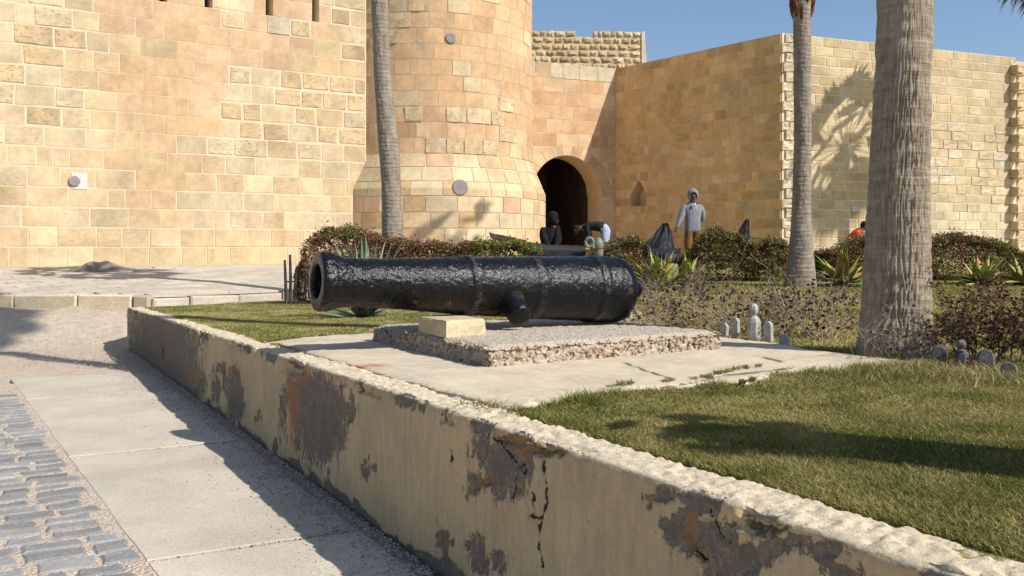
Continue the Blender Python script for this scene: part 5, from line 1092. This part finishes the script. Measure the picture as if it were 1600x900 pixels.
sheet('plastic_sheet', 'dark plastic sheet stretched low above the yellow-green plant', [[P(1006, 389, 18.3), P(1035, 388, 18.2), P(1064, 388, 18.3)], [P(1007, 396, 17.9), P(1035, 396, 17.8), P(1063, 396, 17.9)], [P(1010, 410, 17.8), P(1035, 411, 17.7), P(1060, 411, 17.8)]], 4, .03)
d = 16.0; pe = P(933, 404, d); e = thing('garden_pump', (pe[0], pe[1], float(garden_z(pe[0], d))), 'pale green enamelled pump with a round head above the cannon', 'pump')
s_ = d / FPX; V, F = lathe([(.06, -.6), (.06, 3 * s_), (7.2 * s_, 4 * s_), (7.8 * s_, 10 * s_), (7.2 * s_, 18 * s_), (8 * s_, 20 * s_), (7.6 * s_, 26 * s_), (5 * s_, 32 * s_), (2 * s_, 34 * s_)], 18); obj('pump_body', mesh(V, F, MAT['pump'], True), e, loc=tuple(P(935, 405, d)))
V, F = lathe([(8.2 * s_, 0), (8.4 * s_, 1.2 * s_), (8.2 * s_, 2.6 * s_)], 18); obj('band', mesh(V, F, MAT['red']), e, loc=tuple(P(935, 388, d)))
V, F = lathe([(6.8 * s_, -.3), (6.8 * s_, 5 * s_)], 14); obj('foot', mesh(V, F, MAT['white']), e, loc=tuple(P(935, 406, d - .02)))
cc = P(921, 379, d - .05); pts = [cc + np.array([math.cos(a) * 6 * s_, 0, math.sin(a) * 7 * s_]) for a in np.linspace(0, 2 * math.pi, 17)]; V, F = tube(pts, 3.0 * s_, 8, False); obj('ring_head', mesh(V, F, MAT['pump'], True), e)
V, F = tube([cc + np.array([2 * s_, 0, -5 * s_]), cc + np.array([9 * s_, .03, -9 * s_]), P(933, 386, d)], 4 * s_, 8); obj('elbow_pipe', mesh(V, F, MAT['pump'], True), e)
V, F = box(*(cc + np.array([-3 * s_, 0, -9 * s_])), 6 * s_, .05, 2.6 * s_); obj('knob', mesh(V, F, MAT['yellow']), e)
p = P(1293, 432, 15.6); e = thing('ground_light', (p[0], p[1], float(garden_z(p[0], p[1]))), 'small pale floodlight box on the grass beside the thin palm', 'light'); V, F = box(p[0], p[1], p[2] + .05, .19, .1, .075, .2); obj('housing', mesh(V, F, MAT['white']), e); V, F = box(p[0] + .01, p[1] - .056, p[2] + .05, .15, .012, .045, .2); obj('lens', mesh(V, F, MAT['drum']), e); V, F = box(p[0], p[1], p[2] - .06, .04, .04, .16); obj('stake', mesh(V, F, MAT['wood']), e)
# ------------------------------------------------------------------ people
def person(label, loc, rotz, J, E, mats, matfn, hood=None, hair=None, extras=None, root='pelvis', scale=1.0):
    """J: joint -> (xyz, radius); E: bones; matfn(co, nearest joint name) -> material index"""
    e = thing('person', loc, label, 'person'); names = list(J); me = bpy.data.meshes.new('body'); co = [Vector(J[k][0]) * scale for k in names]
    me.from_pydata([tuple(c) for c in co], [(names.index(a), names.index(b)) for a, b in E], []); o = bpy.data.objects.new('body_tmp', me); COL.objects.link(o)
    sk = o.modifiers.new('skin', 'SKIN'); sk.use_smooth_shade = True; sk.branch_smoothing = .6
    if not me.skin_vertices: me.skin_vertices.new()
    for i, k in enumerate(names):
        r_ = J[k][1]; r_ = (r_, r_) if np.isscalar(r_) else r_; sv = me.skin_vertices[0].data[i]; sv.radius = (r_[0] * scale, r_[1] * scale); sv.use_root = (k == root)
    ss_ = o.modifiers.new('sub', 'SUBSURF'); ss_.levels = ss_.render_levels = 2
    bpy.context.view_layer.update(); dg = bpy.context.evaluated_depsgraph_get(); m2 = bpy.data.meshes.new_from_object(o.evaluated_get(dg)); bpy.data.objects.remove(o)
    V = np.zeros(len(m2.vertices) * 3, np.float32); m2.vertices.foreach_get('co', V); V = V.reshape(-1, 3)
    V += (np.stack([fbm(V * 11 + 5 * j, 3, 200 + j) for j in range(3)], 1) - .5) * .022; m2.vertices.foreach_set('co', V.ravel())          # cloth wrinkles
    m2.materials.clear(); [m2.materials.append(MAT[m]) for m in mats]; jc = np.array([tuple(c) for c in co])
    for p in m2.polygons:
        c = np.array(p.center); k = names[int(np.argmin(((jc - c) ** 2).sum(1)))]; p.material_index = matfn(c / scale, k); p.use_smooth = True
    b = obj('body', m2, e, loc=loc); b.rotation_euler = (0, 0, rotz)
    def child(name, V, F, mat):
        c = obj(name, mesh(np.array(V) * scale, F, MAT[mat], True), e, loc=loc); c.rotation_euler = (0, 0, rotz); return c
    if hood: # (centre, radii, facing vector, material, opening)
        c, rad, fv, mt, op = hood; fv = np.array(fv) / np.linalg.norm(fv); V = []; nl, nt_ = 14, 20; s_ = np.cross(fv, UP); s_ /= np.linalg.norm(s_); u_ = np.cross(s_, fv)
        for sh in (1.0, .86):
            for i in range(nl):
                ph = op + (math.pi - op) * i / (nl - 1)
                for k in range(nt_):
                    th_ = 2 * math.pi * k / nt_; v = fv * math.cos(ph) + math.sin(ph) * (math.cos(th_) * s_ + math.sin(th_) * u_); V.append(np.array(c) + v * np.array(rad) * sh)
        F = []
        for q in (0, 1):
            for i in range(nl - 1):
                for k in range(nt_): a = q * nl * nt_ + i * nt_; f = [a + k, a + (k + 1) % nt_, a + nt_ + (k + 1) % nt_, a + nt_ + k]; F.append(f if q else f[::-1])
        F += [[k, (k + 1) % nt_, nl * nt_ + (k + 1) % nt_, nl * nt_ + k] for k in range(nt_)]; child('hood', V, F, mt)
    if hair:
        c, rad, fv, mt = hair; fv = np.array(fv) / np.linalg.norm(fv); V, F = lathe([(math.sin(a), math.cos(a)) for a in np.linspace(.05, math.pi * .95, 12)], 18); V = V * np.array(rad); keep = V @ np.array(fv) < .45 * min(rad); idx = {}; V2 = []; F2 = []
        for f in F:
            if all(keep[i] for i in f):
                for i in f:
                    if i not in idx: idx[i] = len(V2); V2.append(V[i] + np.array(c) + (vnoise(np.array([V[i] * 40]), 3)[0] - .5) * .012)
                F2.append([idx[i] for i in f])
        child('hair', V2, F2, mt)
    for nm, V, F, mt in (extras or []): child(nm, V, F, mt)
    return e
def hand(J, E, side, wrist, d, pre):
    """palm, four fingers of unequal length and a thumb hanging along d"""
    d = np.array(d, float) / np.linalg.norm(d); w = np.array(wrist); s = np.cross(d, np.array([.3, 1, .1])); s /= np.linalg.norm(s); n = np.cross(s, d); J[pre + 'palm'] = (tuple(w + d * .07), (.034, .022)); E.append((side, pre + 'palm'))
    for i, (o_, L_) in enumerate(((-.028, .068), (-.01, .08), (.01, .074), (.027, .058))):
        a = w + d * .095 + s * o_; b = a + d * L_ * .55 + n * .008; c = b + d * L_ * .3 + n * .028; J[f'{pre}f{i}a'] = (tuple(a), .0095); J[f'{pre}f{i}b'] = (tuple(b), .009); J[f'{pre}f{i}c'] = (tuple(c), .008); E += [(pre + 'palm', f'{pre}f{i}a'), (f'{pre}f{i}a', f'{pre}f{i}b'), (f'{pre}f{i}b', f'{pre}f{i}c')]
    a = w + d * .05 + s * -.035; b = a + d * .035 - s * .012 + n * .015; J[pre + 'ta'] = (tuple(a), .011); J[pre + 'tb'] = (tuple(b), .009); E += [(pre + 'palm', pre + 'ta'), (pre + 'ta', pre + 'tb')]
def face_bits(c, fv, r_):
    fv = np.array(fv, float) / np.linalg.norm(fv); s = np.cross(fv, UP); s /= np.linalg.norm(s); u = np.cross(s, fv); out = []; c = np.array(c)
    V, F = tube([c + fv * r_ * .92 + u * .02, c + fv * (r_ + .02) - u * .015, c + fv * r_ * .95 - u * .03], [.008, .016, .012], 6); out.append(('nose', V, F, 'skin'))
    for q in (-1, 1): V, F = box(*(c + fv * r_ * .93 + s * q * .033 + u * .02), .022, .01, .01); out.append(('eye', V, F, 'dark'))
    V, F = box(*(c + fv * r_ * .93 - u * .055), .04, .012, .01); out.append(('mouth', V, F, 'red')); return out
# standing, grey hood, holding the sheet
fz = float(garden_z(4.0, 20.2)); dS = 20.2; pS = ((1082 - 800) / FPX * dS, dS, fz)
J = dict(pelvis=((0, 0, .94), (.165, .125)), waist=((0, 0, 1.04), (.205, .15)), chest=((0, -.01, 1.28), (.225, .155)), neckb=((0, -.02, 1.46), (.10, .085)), neck=((0, -.04, 1.53), .062), head=((0, -.06, 1.62), (.078, .092)), top=((0, -.045, 1.72), (.072, .085)),
    shl=((-.19, 0, 1.40), .095), ell=((-.275, -.03, 1.15), .085), wrl=((-.37, -.10, .96), .045), shr=((.19, 0, 1.40), .095), elr=((.275, .09, 1.14), .088), wrr=((.13, .19, 1.0), .045),
    hl=((-.095, 0, .84), .115), kl=((-.11, -.03, .48), .085), al=((-.12, .03, .09), .062), tl=((-.13, -.14, .04), .045), hr=((.095, 0, .84), .115), kr=((.11, -.02, .48), .085), ar=((.12, .03, .09), .062), tr=((.14, -.14, .04), .045))
E = [('pelvis', 'waist'), ('waist', 'chest'), ('chest', 'neckb'), ('neckb', 'neck'), ('neck', 'head'), ('head', 'top'), ('chest', 'shl'), ('shl', 'ell'), ('ell', 'wrl'), ('chest', 'shr'), ('shr', 'elr'), ('elr', 'wrr'), ('pelvis', 'hl'), ('hl', 'kl'), ('kl', 'al'), ('al', 'tl'), ('pelvis', 'hr'), ('hr', 'kr'), ('kr', 'ar'), ('ar', 'tr')]
hand(J, E, 'wrl', J['wrl'][0], (-.45, -.2, -.8), 'L'); hand(J, E, 'wrr', J['wrr'][0], (-.9, .1, -.3), 'R')
mS = lambda c, k: 2 if k in ('neck', 'head', 'top') or k[0] in 'LR' else (3 if k in ('al', 'tl', 'ar', 'tr') and c[2] < .11 else (1 if c[2] < .85 else 0))
zip_ = [('shirt', *box(0.0, -.150, 1.43, .04, .03, .07), 'shirt'), ('drawstring', *tube([np.array([-.04, -.15, 1.44]), np.array([-.045, -.165, 1.34]), np.array([-.04, -.162, 1.24])], .006, 5), 'shirt'), ('drawstring', *tube([np.array([.03, -.15, 1.44]), np.array([.035, -.165, 1.36]), np.array([.032, -.162, 1.28])], .006, 5), 'shirt')]
person('person in a grey hooded sweatshirt and tan trousers standing, holding black plastic', pS, .12, J, E, ['grey_hood', 'tan', 'skin', 'shoe'], mS, hood=((0, -.025, 1.655), (.125, .135, .155), (-.15, -1, -.35), 'grey_hood', .72), extras=face_bits((0, -.06, 1.635), (-.1, -1, -.25), .09) + zip_)
# squatting, black hood
pK = ((858 - 800) / FPX * 20.4, 20.4, float(garden_z(.9, 20.4)) + .03)
J = dict(pelvis=((0, .05, .30), (.17, .14)), waist=((-.01, .02, .46), (.24, .19)), chest=((.0, -.03, .74), (.25, .19)), neckb=((.04, -.05, .92), (.15, .12)), neck=((.06, -.06, .95), .06), head=((.085, -.07, 1.04), (.078, .09)), top=((.07, -.06, 1.14), (.072, .08)),
    shl=((-.17, -.02, .86), .088), ell=((-.17, -.12, .62), .11), wrl=((-.08, -.22, .44), .06), shr=((.18, -.06, .86), .1), elr=((.15, -.17, .62), .11), wrr=((.06, -.26, .44), .06), hl=((-.1, .02, .28), .12), kl=((-.16, -.38, .46), .09), al=((-.14, -.22, .08), .06), tl=((-.14, -.42, .04), .045), hr=((.1, .02, .28), .12), kr=((.18, -.38, .46), .09), ar=((.16, -.22, .08), .06), tr=((.18, -.42, .04), .045))
E = E[:20]; hand(J, E, 'wrl', J['wrl'][0], (.3, -.7, -.6), 'L'); hand(J, E, 'wrr', J['wrr'][0], (-.1, -.7, -.6), 'R')
mK = lambda c, k: 1 if k in ('neck', 'head', 'top') or k[0] in 'LR' else 0
person('person in black with a raised hood squatting by the tower base', pK, .3, J, E, ['black_cloth', 'skin'], mK, hood=((.075, -.06, 1.09), (.145, .15, .18), (.9, -.45, -.1), 'black_cloth', .75), extras=face_bits((.085, -.07, 1.06), (.9, -.45, -.05), .088))
# bending over, pale jeans
pB = ((946 - 800) / FPX * 20.8, 20.8, float(garden_z(2.0, 20.8)) - .02)
J = dict(pelvis=((0, 0, .93), (.20, .19)), waist=((-.10, -.02, 1.0), (.20, .18)), chest=((-.34, -.04, 1.0), (.22, .19)), neckb=((-.48, -.06, .95), (.13, .12)), neck=((-.555, -.06, .92), .065), head=((-.63, -.07, .885), (.082, .09)), top=((-.70, -.07, .83), (.07, .08)),
    shl=((-.42, -.19, .96), .08), ell=((-.38, -.24, .70), .064), wrl=((-.40, -.26, .48), .042), shr=((-.42, .14, .97), .08), elr=((-.36, .14, .70), .064), wrr=((-.44, .10, .48), .042), hl=((.03, -.10, .84), .125), kl=((-.04, -.12, .48), .085), al=((.02, -.12, .09), .06), tl=((-.14, -.13, .04), .045), hr=((.03, .11, .84), .125), kr=((-.02, .14, .48), .085), ar=((.05, .14, .09), .06), tr=((-.12, .15, .04), .045))
E = E[:20]; hand(J, E, 'wrl', J['wrl'][0], (-.2, 0, -1), 'L'); hand(J, E, 'wrr', J['wrr'][0], (-.2, 0, -1), 'R')
mB = lambda c, k: 2 if k in ('neck', 'head', 'top') or k[0] in 'LR' else (1 if (k in ('hl', 'kl', 'al', 'hr', 'kr', 'ar', 'pelvis') and c[0] > -.09) else (3 if k in ('tl', 'tr') else 0))
person('person in a dark shirt and pale jeans bending over in front of the arch', pB, -.12, J, E, ['navy', 'jeans', 'skin', 'shoe'], mB, hair=((-.655, -.065, .885), (.105, .108, .115), (-.75, -.2, -.6), 'hair'), extras=face_bits((-.645, -.07, .87), (-.6, -.25, -.75), .088))
# orange overall, half hidden
pO = ((1329 - 800) / FPX * 20.6, 20.6, float(garden_z(8, 20.6)) + .0)
J = dict(pelvis=((-.12, 0, .38), (.17, .15)), waist=((-.06, 0, .52), (.18, .16)), chest=((.08, -.03, .76), (.20, .15)), neckb=((.20, -.05, .86), (.10, .085)), neck=((.24, -.06, .88), .06), head=((.29, -.07, .93), (.08, .088)), top=((.31, -.07, 1.0), (.07, .08)),
    shl=((.06, -.2, .82), .085), ell=((.16, -.32, .58), .066), wrl=((.32, -.34, .42), .045), shr=((.14, .14, .82), .085), elr=((.26, .2, .58), .066), wrr=((.38, .1, .42), .045), hl=((-.1, -.1, .34), .12), kl=((.18, -.22, .42), .09), al=((.02, -.2, .08), .06), tl=((.16, -.2, .04), .045), hr=((-.1, .1, .34), .12), kr=((.18, .2, .42), .09), ar=((.02, .2, .08), .06), tr=((.16, .2, .04), .045))
E = E[:20]; hand(J, E, 'wrl', J['wrl'][0], (.5, 0, -.8), 'L'); hand(J, E, 'wrr', J['wrr'][0], (.5, 0, -.8), 'R')
person('person in orange with a dark cap crouching behind the short hedge', pO, 0, J, E, ['orange', 'skin'], mK, hair=((.30, -.07, .975), (.10, .10, .095), (.5, -.2, -.9), 'hair'), extras=face_bits((.29, -.07, .94), (.8, -.4, -.2), .086))
